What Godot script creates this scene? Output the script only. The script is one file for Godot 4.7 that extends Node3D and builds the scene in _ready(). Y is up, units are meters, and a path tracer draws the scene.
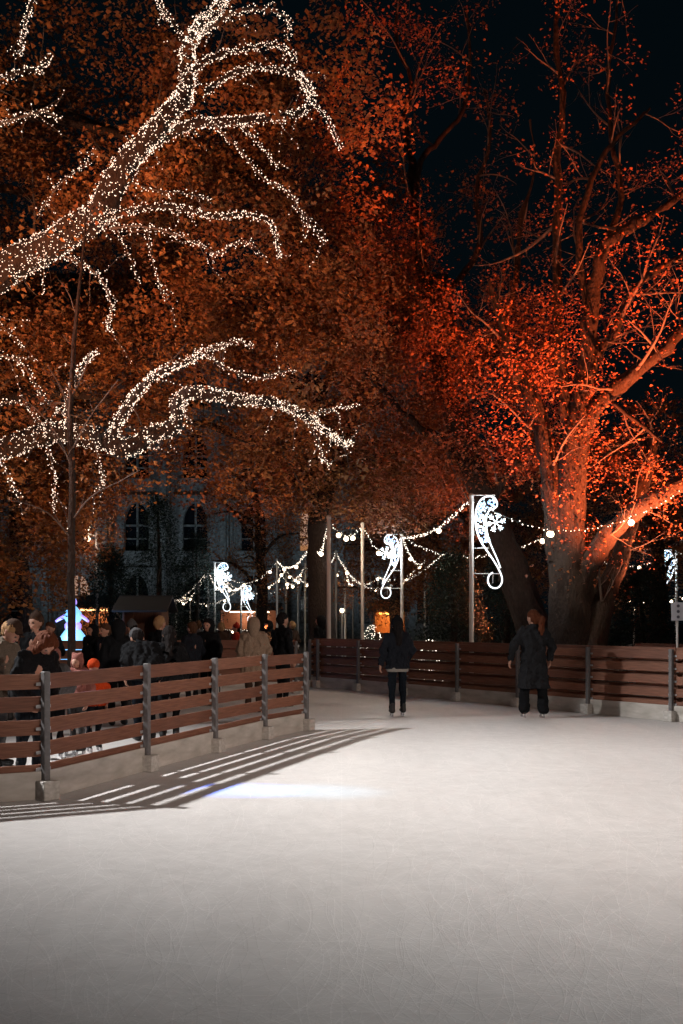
extends Node3D
# A park ice rink at night: shuttering of dark boards, two skaters, trees wound with fairy lights.

const F := 1000.0      # focal length of the lens in pixels of the photograph
const EYE := 1.6

var rng := RandomNumberGenerator.new()
var taken := {}
var M := {}

# ---------------------------------------------------------------- mesh builder
class MB:
	var v := PackedVector3Array()
	var n := PackedVector3Array()
	var c := PackedColorArray()
	var uv := PackedVector2Array()
	var idx := PackedInt32Array()
	var col := Color.WHITE

	func vert(p: Vector3, nn: Vector3, t := Vector2.ZERO) -> int:
		v.append(p); n.append(nn); c.append(col); uv.append(t)
		return v.size() - 1

	func tri(a: Vector3, b: Vector3, d: Vector3, out: Vector3, ta := Vector2.ZERO, tb := Vector2.ZERO, td := Vector2.ZERO) -> void:
		var nn := (d - a).cross(b - a)
		if nn.length_squared() < 1e-14:
			return
		nn = nn.normalized()
		if nn.dot(out) < 0.0:
			nn = -nn
			var i := vert(a, nn, ta); vert(d, nn, td); vert(b, nn, tb)
			idx.append_array(PackedInt32Array([i, i + 1, i + 2]))
		else:
			var i := vert(a, nn, ta); vert(b, nn, tb); vert(d, nn, td)
			idx.append_array(PackedInt32Array([i, i + 1, i + 2]))

	func quad(a: Vector3, b: Vector3, d: Vector3, e: Vector3, out: Vector3, ta := Vector2.ZERO, tb := Vector2.ZERO, td := Vector2.ZERO, te := Vector2.ZERO) -> void:
		tri(a, b, d, out, ta, tb, td)
		tri(a, d, e, out, ta, td, te)

	# a box with chamfered edges; t places it
	func box(size: Vector3, t := Transform3D(), ch := 0.0) -> void:
		var h := size * 0.5
		if ch <= 0.0:
			ch = 0.0
		var axes := [Vector3.RIGHT, Vector3.UP, Vector3.BACK]
		var long := 0
		if size.y > size.x and size.y >= size.z: long = 1
		elif size.z > size.x and size.z > size.y: long = 2
		var corner := func(s: Vector3, axis: int) -> Vector3:
			var p := Vector3(s.x * (h.x - ch), s.y * (h.y - ch), s.z * (h.z - ch))
			p[axis] = s[axis] * h[axis]
			return p
		for a in 3:
			var b := (a + 1) % 3
			var d := (a + 2) % 3
			for s in [-1.0, 1.0]:
				var ps := []
				var ts := []
				for q in [[-1.0, -1.0], [1.0, -1.0], [1.0, 1.0], [-1.0, 1.0]]:
					var sv := Vector3.ZERO
					sv[a] = s; sv[b] = q[0]; sv[d] = q[1]
					var p: Vector3 = corner.call(sv, a)
					ps.append(t * p)
					var o := 0.0
					for k in 3:
						if k != long:
							o += p[k]
					ts.append(Vector2(p[long], o))
				quad(ps[0], ps[1], ps[2], ps[3], t.basis * (axes[a] * s), ts[0], ts[1], ts[2], ts[3])
		if ch <= 0.0:
			return
		for a in 3:
			var b := (a + 1) % 3
			var d := (a + 2) % 3
			for sa in [-1.0, 1.0]:
				for sb in [-1.0, 1.0]:
					var s1 := Vector3.ZERO
					s1[a] = sa; s1[b] = sb; s1[d] = -1.0
					var s2 := s1
					s2[d] = 1.0
					var p1: Vector3 = corner.call(s1, a)
					var p2: Vector3 = corner.call(s2, a)
					var p3: Vector3 = corner.call(s2, b)
					var p4: Vector3 = corner.call(s1, b)
					quad(t * p1, t * p2, t * p3, t * p4, t.basis * (axes[a] * sa + axes[b] * sb), Vector2(p1[long], 0), Vector2(p2[long], 0), Vector2(p3[long], .01), Vector2(p4[long], .01))
		for sx in [-1.0, 1.0]:
			for sy in [-1.0, 1.0]:
				for sz in [-1.0, 1.0]:
					var s := Vector3(sx, sy, sz)
					tri(t * corner.call(s, 0), t * corner.call(s, 1), t * corner.call(s, 2), t.basis * s)

	func tube(pts: Array, rads: Array, sides := 8, caps := true) -> void:
		var m := pts.size()
		if m < 2:
			return
		var tan: Vector3 = (pts[1] - pts[0]).normalized()
		var up := Vector3.UP if absf(tan.y) < 0.9 else Vector3.RIGHT
		var side := tan.cross(up).normalized()
		var first := v.size()
		var run := 0.0
		for i in m:
			var t2: Vector3
			if i == 0: t2 = pts[1] - pts[0]
			elif i == m - 1: t2 = pts[m - 1] - pts[m - 2]
			else: t2 = pts[i + 1] - pts[i - 1]
			t2 = t2.normalized()
			side = (side - t2 * side.dot(t2)).normalized()
			var bi := t2.cross(side)
			if i > 0:
				run += (pts[i] - pts[i - 1]).length()
			for k in sides + 1:
				var a := TAU * k / sides
				var d := side * cos(a) + bi * sin(a)
				vert(pts[i] + d * rads[i], d, Vector2(float(k) / sides, run))
		for i in m - 1:
			for k in sides:
				var a := first + i * (sides + 1) + k
				var b := a + 1
				var e := a + sides + 1
				idx.append_array(PackedInt32Array([a, e, b, b, e, e + 1]))
		if caps:
			for end in [0, m - 1]:
				var nn: Vector3 = (pts[0] - pts[1]).normalized() if end == 0 else (pts[m - 1] - pts[m - 2]).normalized()
				var base := first + (0 if end == 0 else (m - 1) * (sides + 1))
				for k in range(1, sides - 1):
					tri(v[base], v[base + k], v[base + k + 1], nn)

	# profile: array of Vector2(radius, y), turned round the y axis
	func lathe(profile: Array, sides := 16, at := Vector3.ZERO, squash := 1.0) -> void:
		var first := v.size()
		var m := profile.size()
		for i in m:
			var p: Vector2 = profile[i]
			var d: Vector2 = profile[mini(i + 1, m - 1)] - profile[maxi(i - 1, 0)]
			var nn2 := Vector2(d.y, -d.x).normalized()
			for k in sides + 1:
				var a := TAU * k / sides
				vert(at + Vector3(cos(a) * p.x, p.y, sin(a) * p.x * squash), Vector3(cos(a) * nn2.x, nn2.y, sin(a) * nn2.x), Vector2(float(k) / sides, p.y))
		for i in m - 1:
			for k in sides:
				var a := first + i * (sides + 1) + k
				var e := a + sides + 1
				idx.append_array(PackedInt32Array([a, a + 1, e, a + 1, e + 1, e]))

	func ball(at: Vector3, r: float, sides := 10, stretch := 1.0) -> void:
		var prof := []
		var half := maxi(4, sides / 2)
		for i in half + 1:
			var a := -PI / 2 + PI * i / half
			prof.append(Vector2(cos(a) * r, sin(a) * r * stretch))
		lathe(prof, sides, at)

	func mesh() -> ArrayMesh:
		var arr := []
		arr.resize(Mesh.ARRAY_MAX)
		arr[Mesh.ARRAY_VERTEX] = v
		arr[Mesh.ARRAY_NORMAL] = n
		arr[Mesh.ARRAY_COLOR] = c
		arr[Mesh.ARRAY_TEX_UV] = uv
		arr[Mesh.ARRAY_INDEX] = idx
		var out := ArrayMesh.new()
		if v.size():
			out.add_surface_from_arrays(Mesh.PRIMITIVE_TRIANGLES, arr)
		return out

# ---------------------------------------------------------------- scene helpers
func numbered(called: String) -> String:
	if not taken.has(called):
		taken[called] = 0
		return called
	taken[called] += 1
	return "%s_%03d" % [called, taken[called]]

func tag(o: Node, label: String, category := "", group := "", kind := "") -> void:
	if label: o.set_meta("label", label)
	if category: o.set_meta("category", category)
	if group: o.set_meta("group", group)
	if kind: o.set_meta("kind", kind)

func thing(called: String, label: String, category: String, at: Vector3, turn := 0.0, group := "") -> Node3D:
	var o := Node3D.new()
	o.name = numbered(called)
	add_child(o)
	o.position = at
	o.rotation.y = turn
	tag(o, label, category, group)
	return o

func put(mb, called: String, m: Material, parent: Node) -> MeshInstance3D:
	var o := MeshInstance3D.new()
	o.name = called if parent != self else numbered(called)
	o.mesh = mb.mesh() if mb is MB else mb
	o.material_override = m
	parent.add_child(o, true)
	return o

# many small pieces joined into one part: too many and too small to pick apart
func scatter(mesh: ArrayMesh, where: Array, colors: Array, called: String, m: Material, parent: Node) -> MeshInstance3D:
	var arr := mesh.surface_get_arrays(0)
	var sv: PackedVector3Array = arr[Mesh.ARRAY_VERTEX]
	var sn: PackedVector3Array = arr[Mesh.ARRAY_NORMAL]
	var sc: PackedColorArray = arr[Mesh.ARRAY_COLOR]
	var si: PackedInt32Array = arr[Mesh.ARRAY_INDEX]
	var v := PackedVector3Array()
	var n := PackedVector3Array()
	var c := PackedColorArray()
	var idx := PackedInt32Array()
	var per := sv.size()
	for i in where.size():
		var t: Transform3D = where[i]
		v.append_array(t * sv)
		n.append_array(Transform3D(t.basis.orthonormalized(), Vector3.ZERO) * sn)
		if colors.size():
			var k: Color = colors[i]
			for q in sc:
				c.append(q * k)
		var o := i * per
		for q in si:
			idx.append(q + o)
	var out := []
	out.resize(Mesh.ARRAY_MAX)
	out[Mesh.ARRAY_VERTEX] = v
	out[Mesh.ARRAY_NORMAL] = n
	if colors.size():
		out[Mesh.ARRAY_COLOR] = c
	out[Mesh.ARRAY_INDEX] = idx
	var am := ArrayMesh.new()
	if v.size():
		am.add_surface_from_arrays(Mesh.PRIMITIVE_TRIANGLES, out)
	var o2 := MeshInstance3D.new()
	o2.name = called
	o2.mesh = am
	o2.material_override = m
	o2.set_meta("kind", "stuff")
	parent.add_child(o2, true)
	return o2

# a point at a picture position and a distance, used for the survey of where things stand
func at(px: float, py: float, d: float) -> Vector3:
	return Vector3((px - 341.5) * d / F, EYE - (py - 620.0) * d / F, -d)

func rf(a: float, b: float) -> float:
	return rng.randf_range(a, b)

func rdir() -> Vector3:
	var z := rf(-1, 1)
	var a := rf(0, TAU)
	var s := sqrt(1.0 - z * z)
	return Vector3(s * cos(a), z, s * sin(a))

func lin(r: float, g: float, b: float) -> Color:
	return Color(r, g, b).linear_to_srgb()

func mat(called: String, c: Color, rough := 0.7, metal := 0.0) -> StandardMaterial3D:
	var m := StandardMaterial3D.new()
	m.resource_name = called
	m.albedo_color = c.linear_to_srgb()
	m.roughness = rough
	m.metallic = metal
	M[called] = m
	return m

func glow(called: String, c: Color, energy: float) -> StandardMaterial3D:
	var m := mat(called, Color(.6, .6, .6), .4)
	m.emission_enabled = true
	m.emission = c.linear_to_srgb()
	m.emission_energy_multiplier = energy
	return m

func noise_tex(freq: float, lo: Color, hi: Color, seed_: int, octaves := 4, size := 512, normal := false, type := FastNoiseLite.TYPE_SIMPLEX_SMOOTH) -> NoiseTexture2D:
	var nz := FastNoiseLite.new()
	nz.seed = seed_
	nz.frequency = freq
	nz.fractal_octaves = octaves
	nz.noise_type = type
	var t := NoiseTexture2D.new()
	t.width = size
	t.height = size
	t.seamless = true
	t.noise = nz
	if normal:
		t.as_normal_map = true
		t.bump_strength = 6.0
	else:
		var g := Gradient.new()
		g.set_color(0, lo)
		g.set_color(1, hi)
		t.color_ramp = g
	return t

func smooth(pts: Array, steps := 4) -> Array:
	var out := []
	for i in pts.size() - 1:
		var p0: Vector3 = pts[maxi(i - 1, 0)]
		var p1: Vector3 = pts[i]
		var p2: Vector3 = pts[i + 1]
		var p3: Vector3 = pts[mini(i + 2, pts.size() - 1)]
		for k in steps:
			out.append(p1.cubic_interpolate(p2, p0, p3, float(k) / steps))
	out.append(pts[-1])
	return out

func smooth_r(r: Array, steps := 4) -> Array:
	var out := []
	for i in r.size() - 1:
		for k in steps:
			out.append(lerpf(r[i], r[i + 1], float(k) / steps))
	out.append(r[-1])
	return out

func omni(parent: Node, at_: Vector3, c: Color, energy: float, size := 0.1) -> OmniLight3D:
	var l := OmniLight3D.new()
	l.name = "lamp"
	l.position = at_
	l.light_color = c.linear_to_srgb()
	l.light_energy = energy
	l.light_size = size
	l.omni_range = 60.0
	l.omni_attenuation = 2.0
	l.shadow_enabled = true
	parent.add_child(l, true)
	return l

func spot(parent: Node, at_: Vector3, target: Vector3, c: Color, energy: float, angle: float, soft := 0.6, size := 0.1) -> SpotLight3D:
	var l := SpotLight3D.new()
	l.name = "lamp"
	parent.add_child(l, true)
	var up := Vector3.UP if absf((target - at_).normalized().y) < 0.98 else Vector3.RIGHT
	l.look_at_from_position(at_, target, up)
	l.light_color = c.linear_to_srgb()
	l.light_energy = energy
	l.spot_angle = angle
	l.spot_angle_attenuation = soft
	l.spot_range = 120.0
	l.spot_attenuation = 2.0
	l.light_size = size
	l.shadow_enabled = true
	return l

# ---------------------------------------------------------------- the scene
func _ready() -> void:
	rng.seed = 20231
	# camera: a shift lens held level
	var cam := Camera3D.new()
	cam.name = "camera"
	cam.position = Vector3(0, EYE, 0)
	add_child(cam)
	cam.set_frustum(0.1024, Vector2(0, 0.0108), 0.1, 600.0)
	cam.current = true
	# sky and exposure
	var env := Environment.new()
	env.background_mode = Environment.BG_SKY
	var sm := ProceduralSkyMaterial.new()
	sm.sky_top_color = lin(.0008, .0026, .0038)
	sm.sky_horizon_color = lin(.0016, .0034, .0046)
	sm.ground_bottom_color = lin(.001, .002, .003)
	sm.ground_horizon_color = lin(.0016, .0034, .0046)
	sm.sky_curve = 0.2
	var sky := Sky.new()
	sky.sky_material = sm
	env.sky = sky
	env.tonemap_mode = Environment.TONE_MAPPER_LINEAR
	env.tonemap_exposure = 1.0
	env.sdfgi_enabled = true
	env.ssao_enabled = true
	env.ssil_enabled = true
	var we := WorldEnvironment.new()
	we.name = "environment"
	we.environment = env
	add_child(we)
	# faint moonlight, far below the lamps
	var moon := DirectionalLight3D.new()
	moon.name = "moonlight"
	moon.light_color = Color(.75, .85, 1.0)
	moon.light_energy = 0.004
	moon.light_angular_distance = 0.5
	moon.shadow_enabled = true
	moon.rotation_degrees = Vector3(-55, 120, 0)
	add_child(moon)

	materials()
	floodlights()
	grounds()
	fences()
	town_hall()
	trees()
	poles_and_garlands()
	market()
	people()
	small_things()

func materials() -> void:
	# boards: stained softwood, three tones
	var tones := [Color(.250, .100, .055), Color(.205, .078, .043), Color(.290, .122, .070)]
	for k in 3:
		var m := mat("board_%d" % k, tones[k], .62)
		m.albedo_texture = noise_tex(.012, Color(.74, .70, .67), Color(1, 1, 1), 11 + k, 5)
		m.uv1_scale = Vector3(.45, 8.0, 1)
		m.uv1_offset = Vector3(.13 * k, .4 * k, 0)
		m.heightmap_enabled = true
		m.heightmap_texture = noise_tex(.02, Color.BLACK, Color.WHITE, 31 + k, 4)
		m.heightmap_scale = 0.25
	var kb := mat("kick", Color(.60, .57, .53), .6)
	kb.albedo_texture = noise_tex(.008, Color(.78, .77, .75), Color(1, 1, 1), 51, 5)
	kb.uv1_scale = Vector3(.5, 1.5, 1)
	var cn := mat("concrete", Color(.62, .60, .57), .85)
	cn.albedo_texture = noise_tex(.02, Color(.75, .74, .72), Color(1, 1, 1), 52, 5)
	cn.uv1_triplanar = true
	cn.uv1_scale = Vector3(2, 2, 2)
	var st := mat("galvanised", Color(.165, .158, .155), .6, .15)
	st.albedo_texture = noise_tex(.03, Color(.8, .8, .82), Color(1, 1, 1), 53, 3, 256)
	st.uv1_triplanar = true
	st.uv1_scale = Vector3(3, 3, 3)
	mat("bracket", Color(.45, .45, .46), .45, .6)
	mat("white_pole", Color(.62, .58, .54), .45)
	mat("dark_metal", Color(.03, .03, .033), .5, .3)
	mat("wire", Color(.02, .025, .02), .7)
	# bark
	var bk := mat("bark", Color(.060, .036, .026), .9)
	bk.albedo_texture = noise_tex(.025, Color(.45, .42, .40), Color(1, 1, 1), 61, 5)
	bk.uv1_triplanar = true
	bk.uv1_scale = Vector3(1.4, .5, 1.4)
	bk.heightmap_enabled = true
	bk.heightmap_texture = noise_tex(.03, Color.BLACK, Color.WHITE, 62, 5)
	bk.heightmap_scale = 3.0
	mat("twig", Color(.13, .10, .085), .9)
	# leaves take the colour of each copy
	var lf := mat("leaf", Color(1, 1, 1), .65)
	lf.vertex_color_use_as_albedo = true
	lf.backlight_enabled = true
	lf.backlight = Color(.5, .42, .3)
	glow("fairy_warm", Color(1.0, .74, .56), 2.3)
	glow("garland_white", Color(1.0, .84, .68), 4.2)
	glow("globe", Color(1.0, .76, .50), 9.0)
	glow("led_white", Color(.50, .84, 1.0), 1.7)
	glow("led_blue", Color(.10, .40, 1.0), 2.2)
	glow("led_tail", Color(.88, .95, 1.0), 1.8)

# ---------------------------------------------------------------- the lamps that light the rink
func mast(base: Vector3, h: float, aims: Array, label: String) -> void:
	# aims: [target, colour, energy, half angle, softness, size, lens radius]
	var t := thing("floodlight_mast", label, "floodlight", base, 0, "floodlight masts round the rink")
	var mb := MB.new()
	mb.tube([Vector3.ZERO, Vector3(0, h, 0)], [.11, .07], 12)
	put(mb, "mast", M.galvanised, t)
	mb = MB.new()
	mb.box(Vector3(.7, .4, .7), Transform3D(Basis(), Vector3(0, .2, 0)), .03)
	put(mb, "footing", M.concrete, t)
	mb = MB.new()
	mb.tube([Vector3(0, h - .05, -1.0), Vector3(0, h - .05, 1.0)], [.04, .04], 8)
	put(mb, "crossbar", M.galvanised, t)
	var k := 0
	for a in aims:
		var from := base + Vector3(0, h - .05, (k - (aims.size() - 1) * .5) * .62)
		var d: Vector3 = (a[0] - from).normalized()
		var look := Basis.looking_at(d, Vector3.UP)
		var mid := from + d * .22
		mb = MB.new()
		var r: float = a[6]
		mb.tube([from - base - d * .08, from - base + d * .1, from - base + d * .2], [r * .7, r, r], 16)
		var house := put(mb, "lamp_housing", M.dark_metal, t)
		mb = MB.new()
		mb.tube([mid - base - d * .01, mid - base], [r * .92, r * .92], 16)
		var gm := glow("flood_lens_%s_%d" % [t.name, k], a[1], minf(a[2] * .05, 30.0))
		put(mb, "lens", gm, house)
		spot(t, mid + d * .03, a[0], a[1], a[2], a[3], a[4], a[5])
		k += 1

func floodlights() -> void:
	# the mast beyond the left boards: its light falls through the gaps on to the ice
	mast(Vector3(-13.5, 0, -11.6), 10.6, [
		[Vector3(3.7, 0, -9.7), Color(1.0, .97, .95), 660.0, 26.0, 1.0, .26, .3],
		[Vector3(-.25, 0, -9.35), Color(.25, .66, 1.0), 210.0, 1.7, 1.0, .03, .12],
		[Vector3(-.95, 0, -9.4), Color(.08, .22, 1.0), 900.0, 1.7, 1.0, .03, .12],
	], "tall mast with three floodlights standing left of the rink")
	# a weaker one on the side of the viewer lights the faces of the boards
	mast(Vector3(12.0, 0, 4.0), 8.5, [
		[Vector3(0.0, 0, -12.5), Color(1.0, .80, .69), 220.0, 20.0, 1.0, .3, .3],
	], "mast with one warm floodlight standing on the near side of the rink")
	# amber floodlights aimed into the brown crowns
	mast(Vector3(-9.5, 0, -6.5), 3.6, [
		[Vector3(-5.5, 10.5, -18.5), Color(1.0, .43, .21), 92.0, 26.0, 1.0, .2, .2],
		[Vector3(-2.0, 7.0, -20.0), Color(1.0, .40, .20), 80.0, 24.0, 1.0, .2, .2],
		[Vector3(2.2, 10.5, -23.0), Color(1.0, .30, .12), 130.0, 17.0, 1.0, .2, .2],
	], "short mast with three amber floodlights aimed into the crowns")

# ---------------------------------------------------------------- ground
func grounds() -> void:
	var gm := mat("park_ground", Color(.07, .065, .06), .95)
	gm.albedo_texture = noise_tex(.03, Color(.5, .48, .46), Color(1, 1, 1), 71, 5)
	gm.uv1_triplanar = true
	gm.uv1_world_triplanar = true
	gm.uv1_scale = Vector3(.4, .4, .4)
	var mb := MB.new()
	mb.quad(Vector3(-400, -.03, -400), Vector3(400, -.03, -400), Vector3(400, -.03, 200), Vector3(-400, -.03, 200), Vector3.UP)
	var o := put(mb, "ground", gm, self)
	tag(o, "dark park ground stretching away under the trees", "", "", "structure")

	# ice: scratched and powdery
	var im := Image.create(2048, 2048, false, Image.FORMAT_RGB8)
	im.fill(Color(.86, .86, .86))
	var nz := FastNoiseLite.new()
	nz.seed = 5
	nz.frequency = .006
	nz.fractal_octaves = 5
	var n2 := FastNoiseLite.new()
	n2.seed = 8
	n2.frequency = .06
	n2.fractal_octaves = 3
	var small := Image.create(512, 512, false, Image.FORMAT_RGB8)
	for y in 512:
		for x in 512:
			# wrapped round a torus so that it tiles
			var a := TAU * x / 512.0
			var b := TAU * y / 512.0
			var q := Vector3(cos(a) * 80, sin(a) * 80, cos(b) * 80)
			var e := nz.get_noise_3d(q.x * 2, q.y * 2, q.z * 2 + sin(b) * 160)
			var f := n2.get_noise_3d(q.x, q.y, q.z + sin(b) * 80)
			var g := clampf(.87 + e * .016 + f * .03, 0, 1)
			small.set_pixel(x, y, Color(g, g * .995, g * .985))
	small.resize(2048, 2048, Image.INTERPOLATE_CUBIC)
	im.copy_from(small)
	var bump := Image.create(2048, 2048, false, Image.FORMAT_RGB8)
	bump.fill(Color(.6, .6, .6))
	for k in 6500:
		var p := Vector2(rf(0, 2048), rf(0, 2048))
		var dir := rf(0, TAU)
		var bend := rf(-.003, .003)
		var light := rf(.01, .06) * (1.0 if rng.randf() < .62 else -.7)
		for s in int(rf(80, 520)):
			p += Vector2(cos(dir), sin(dir))
			dir += bend
			var x := posmod(int(p.x), 2048)
			var y := posmod(int(p.y), 2048)
			var c := im.get_pixel(x, y)
			im.set_pixel(x, y, Color(clampf(c.r + light, 0, 1), clampf(c.g + light, 0, 1), clampf(c.b + light, 0, 1)))
			bump.set_pixel(x, y, Color(.3, .3, .3))
	for k in 9000:
		var x := rng.randi_range(0, 2046)
		var y := rng.randi_range(0, 2046)
		var g := rf(.85, 1.0)
		im.fill_rect(Rect2i(x, y, rng.randi_range(1, 3), rng.randi_range(1, 3)), Color(g, g, g))
	var ice := mat("ice", Color(.80, .79, .79), .62)
	ice.albedo_texture = ImageTexture.create_from_image(im)
	ice.roughness_texture = noise_tex(.01, Color(.75, .75, .75), Color(1, 1, 1), 77, 4)
	ice.metallic_specular = .3
	ice.uv1_scale = Vector3(.16, .16, 1)
	ice.heightmap_enabled = true
	ice.heightmap_texture = ImageTexture.create_from_image(bump)
	ice.heightmap_scale = 0.2
	mb = MB.new()
	# the rink is a wide lane bounded by the far boards
	var edge := [Vector2(-30, 12), Vector2(30, 12), Vector2(30, -2), Vector2(5.35, -15.95), Vector2(4.35, -17.3), Vector2(2.42, -19.95), Vector2(.5, -22.7), Vector2(-.8, -24.1), Vector2(-8.5, -22.4), Vector2(-30, -17)]
	var poly := PackedVector2Array(edge)
	var tris := Geometry2D.triangulate_polygon(poly)
	for k in range(0, tris.size(), 3):
		var q := []
		for j in 3:
			var p := poly[tris[k + j]]
			q.append(Vector3(p.x, 0, p.y))
		mb.tri(q[0], q[1], q[2], Vector3.UP, Vector2(q[0].x, q[0].z), Vector2(q[1].x, q[1].z), Vector2(q[2].x, q[2].z))
	o = put(mb, "ice", ice, self)
	tag(o, "white scratched ice of the skating rink", "", "", "structure")

# ---------------------------------------------------------------- boards round the rink
var board_cache := {}
var bracket_mesh: ArrayMesh

func fence(line: Array, label: String, side: float, both := false, group := "board fences round the rink") -> Node3D:
	# line: points on the ice (x, z) where the posts stand; side: +1 puts the posts to the right of the walking direction
	var t := thing("rink_fence", label, "fence", Vector3(line[0].x, 0, line[0].y), 0, group)
	var base: Vector2 = line[0]
	for i in line.size():
		var p: Vector2 = line[i] - base
		var a: Vector2 = line[maxi(i - 1, 0)]
		var b: Vector2 = line[mini(i + 1, line.size() - 1)]
		var d := (b - a).normalized()
		var out := Vector2(-d.y, d.x) * side
		var turn := -atan2(d.y, d.x)
		var q := p + out * .055
		var mb := MB.new()
		mb.box(Vector3(.062, 1.0, .062), Transform3D(Basis(Vector3.UP, turn), Vector3(q.x, .64, q.y)), .006)
		var post := put(mb, "post", M.galvanised, t)
		if bracket_mesh == null:
			mb = MB.new()
			mb.box(Vector3(.15, .03, .008), Transform3D(), .002)
			bracket_mesh = mb.mesh()
		for y in [1.03, .83, .63, .42, .27]:
			var br := put(bracket_mesh, "bracket", M.bracket, post)
			br.transform = Transform3D(Basis(Vector3.UP, turn), Vector3(p.x + out.x * .021, y, p.y + out.y * .021))
		mb = MB.new()
		var f := p + out * .085
		mb.box(Vector3(.16, .17, .15), Transform3D(Basis(Vector3.UP, turn), Vector3(f.x, .087, f.y)), .008)
		put(mb, "foot_block", M.concrete, t)
		if i == line.size() - 1:
			continue
		var nx: Vector2 = line[i + 1] - base
		var run := nx - p
		var l := run.length()
		var dd := run / l
		var o2 := Vector2(-dd.y, dd.x) * side
		var mid := (p + nx) * .5
		var tn := -atan2(dd.y, dd.x)
		for r in 5:
			var hh := [1.05, .848, .646, .446, .246]
			var y: float = hh[r]
			var key := "%.2f" % l
			if not board_cache.has(key):
				mb = MB.new()
				mb.box(Vector3(l - .012, .136, .026), Transform3D(), .003)
				board_cache[key] = mb.mesh()
			var o := put(board_cache[key], "board", M["board_%d" % rng.randi_range(0, 2)], t)
			o.transform = Transform3D(Basis(Vector3.UP, tn) * Basis(Vector3.BACK, rf(-.002, .002)), Vector3(mid.x + o2.x * rf(-.003, .003), y + rf(-.006, .006), mid.y + o2.y * rf(-.003, .003)))
			if both:
				var o3 := put(board_cache[key], "board", M["board_%d" % rng.randi_range(0, 2)], t)
				o3.transform = Transform3D(Basis(Vector3.UP, tn), Vector3(mid.x - o2.x * .09, y + .045, mid.y - o2.y * .09))
		mb = MB.new()
		mb.box(Vector3(l - .008, .25, .018), Transform3D(Basis(Vector3.UP, tn), Vector3(mid.x + o2.x * .036, .127, mid.y + o2.y * .036)), .003)
		put(mb, "kickboard", M.kick, t)
	return t

func along(a: Vector2, b: Vector2, n: int) -> Array:
	var out := []
	for k in n + 1:
		out.append(a.lerp(b, float(k) / n))
	return out

func fences() -> void:
	fence([Vector2(-7.0, -6.8), Vector2(-5.55, -7.55), Vector2(-4.1, -8.25), Vector2(-2.68, -8.95), Vector2(-2.11, -10.6), Vector2(-1.58, -12.1), Vector2(-1.08, -13.45), Vector2(-.56, -14.5)],
		"near brown board fence with four open gaps and grey posts casting striped shadows", 1.0)
	var far := [Vector2(-.72, -23.9), Vector2(-.52, -23.7), Vector2(.42, -22.55), Vector2(1.38, -21.15), Vector2(2.33, -19.8), Vector2(3.29, -18.45), Vector2(4.25, -17.1), Vector2(5.24, -15.8), Vector2(6.25, -14.5), Vector2(7.2, -13.2)]
	fence(far, "far brown board fence behind the two skaters, leading up to the red-lit tree", 1.0, true)
	fence(along(Vector2(-9.4, -20.6), Vector2(-1.0, -21.9), 5), "dim brown board fence behind the crowd of watchers", 1.0, true)
	fence(along(Vector2(5.5, -18.9), Vector2(9.2, -15.2), 3), "board fence of the walkway behind the far boards, by the big trunk", 1.0, true)

# ---------------------------------------------------------------- trees
class Tree3:
	var node: Node3D
	var base: Vector3
	var wood := MB.new()
	var twigs := MB.new()
	var tips := []       # where leaves can hang (world)
	var limbs := []      # [points, radii] of the thick limbs (world)

var leaf_mesh: ArrayMesh
var small_leaf_mesh: ArrayMesh

func leaf_cluster(n: int, spread: float, size: float, seed_: int) -> ArrayMesh:
	var r := RandomNumberGenerator.new()
	r.seed = seed_
	var mb := MB.new()
	for k in n:
		var c := Vector3(r.randf_range(-1, 1), r.randf_range(-1, 1), r.randf_range(-1, 1)) * spread
		var a := r.randf_range(0, TAU)
		var fwd := Vector3(cos(a), r.randf_range(-.9, .1), sin(a)).normalized()
		var nrm := Vector3(r.randf_range(-.8, .8), 1, r.randf_range(-.8, .8)).normalized()
		var sd := fwd.cross(nrm).normalized()
		nrm = sd.cross(fwd)
		var l := size * r.randf_range(.7, 1.25)
		var w := l * r.randf_range(.36, .5)
		# a lobed leaf: two halves folded along the rib
		var fold := nrm * l * .14
		var tone := r.randf_range(.7, 1.2)
		mb.col = Color(tone, tone, tone)
		for s in [-1.0, 1.0]:
			var p0 := c
			var p1: Vector3 = c + fwd * l * .25 + sd * w * s + fold
			var p2: Vector3 = c + fwd * l * .62 + sd * w * .55 * s + fold * .6
			var p3 := c + fwd * l
			mb.tri(p0, p1, p2, nrm)
			mb.tri(p0, p2, p3, nrm)
	return mb.mesh()

var old_wood: FastNoiseLite

func furrow(p: Vector3) -> float:
	if old_wood == null:
		old_wood = FastNoiseLite.new()
		old_wood.seed = 44
		old_wood.frequency = 1.0
		old_wood.fractal_octaves = 3
	return old_wood.get_noise_3d(p.x * 3.2, p.y * .7, p.z * 3.2)

func new_tree(called: String, label: String, base: Vector3, group := "") -> Tree3:
	var t := Tree3.new()
	t.node = thing(called, label, "tree", base, 0, group)
	t.base = base
	return t

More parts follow.
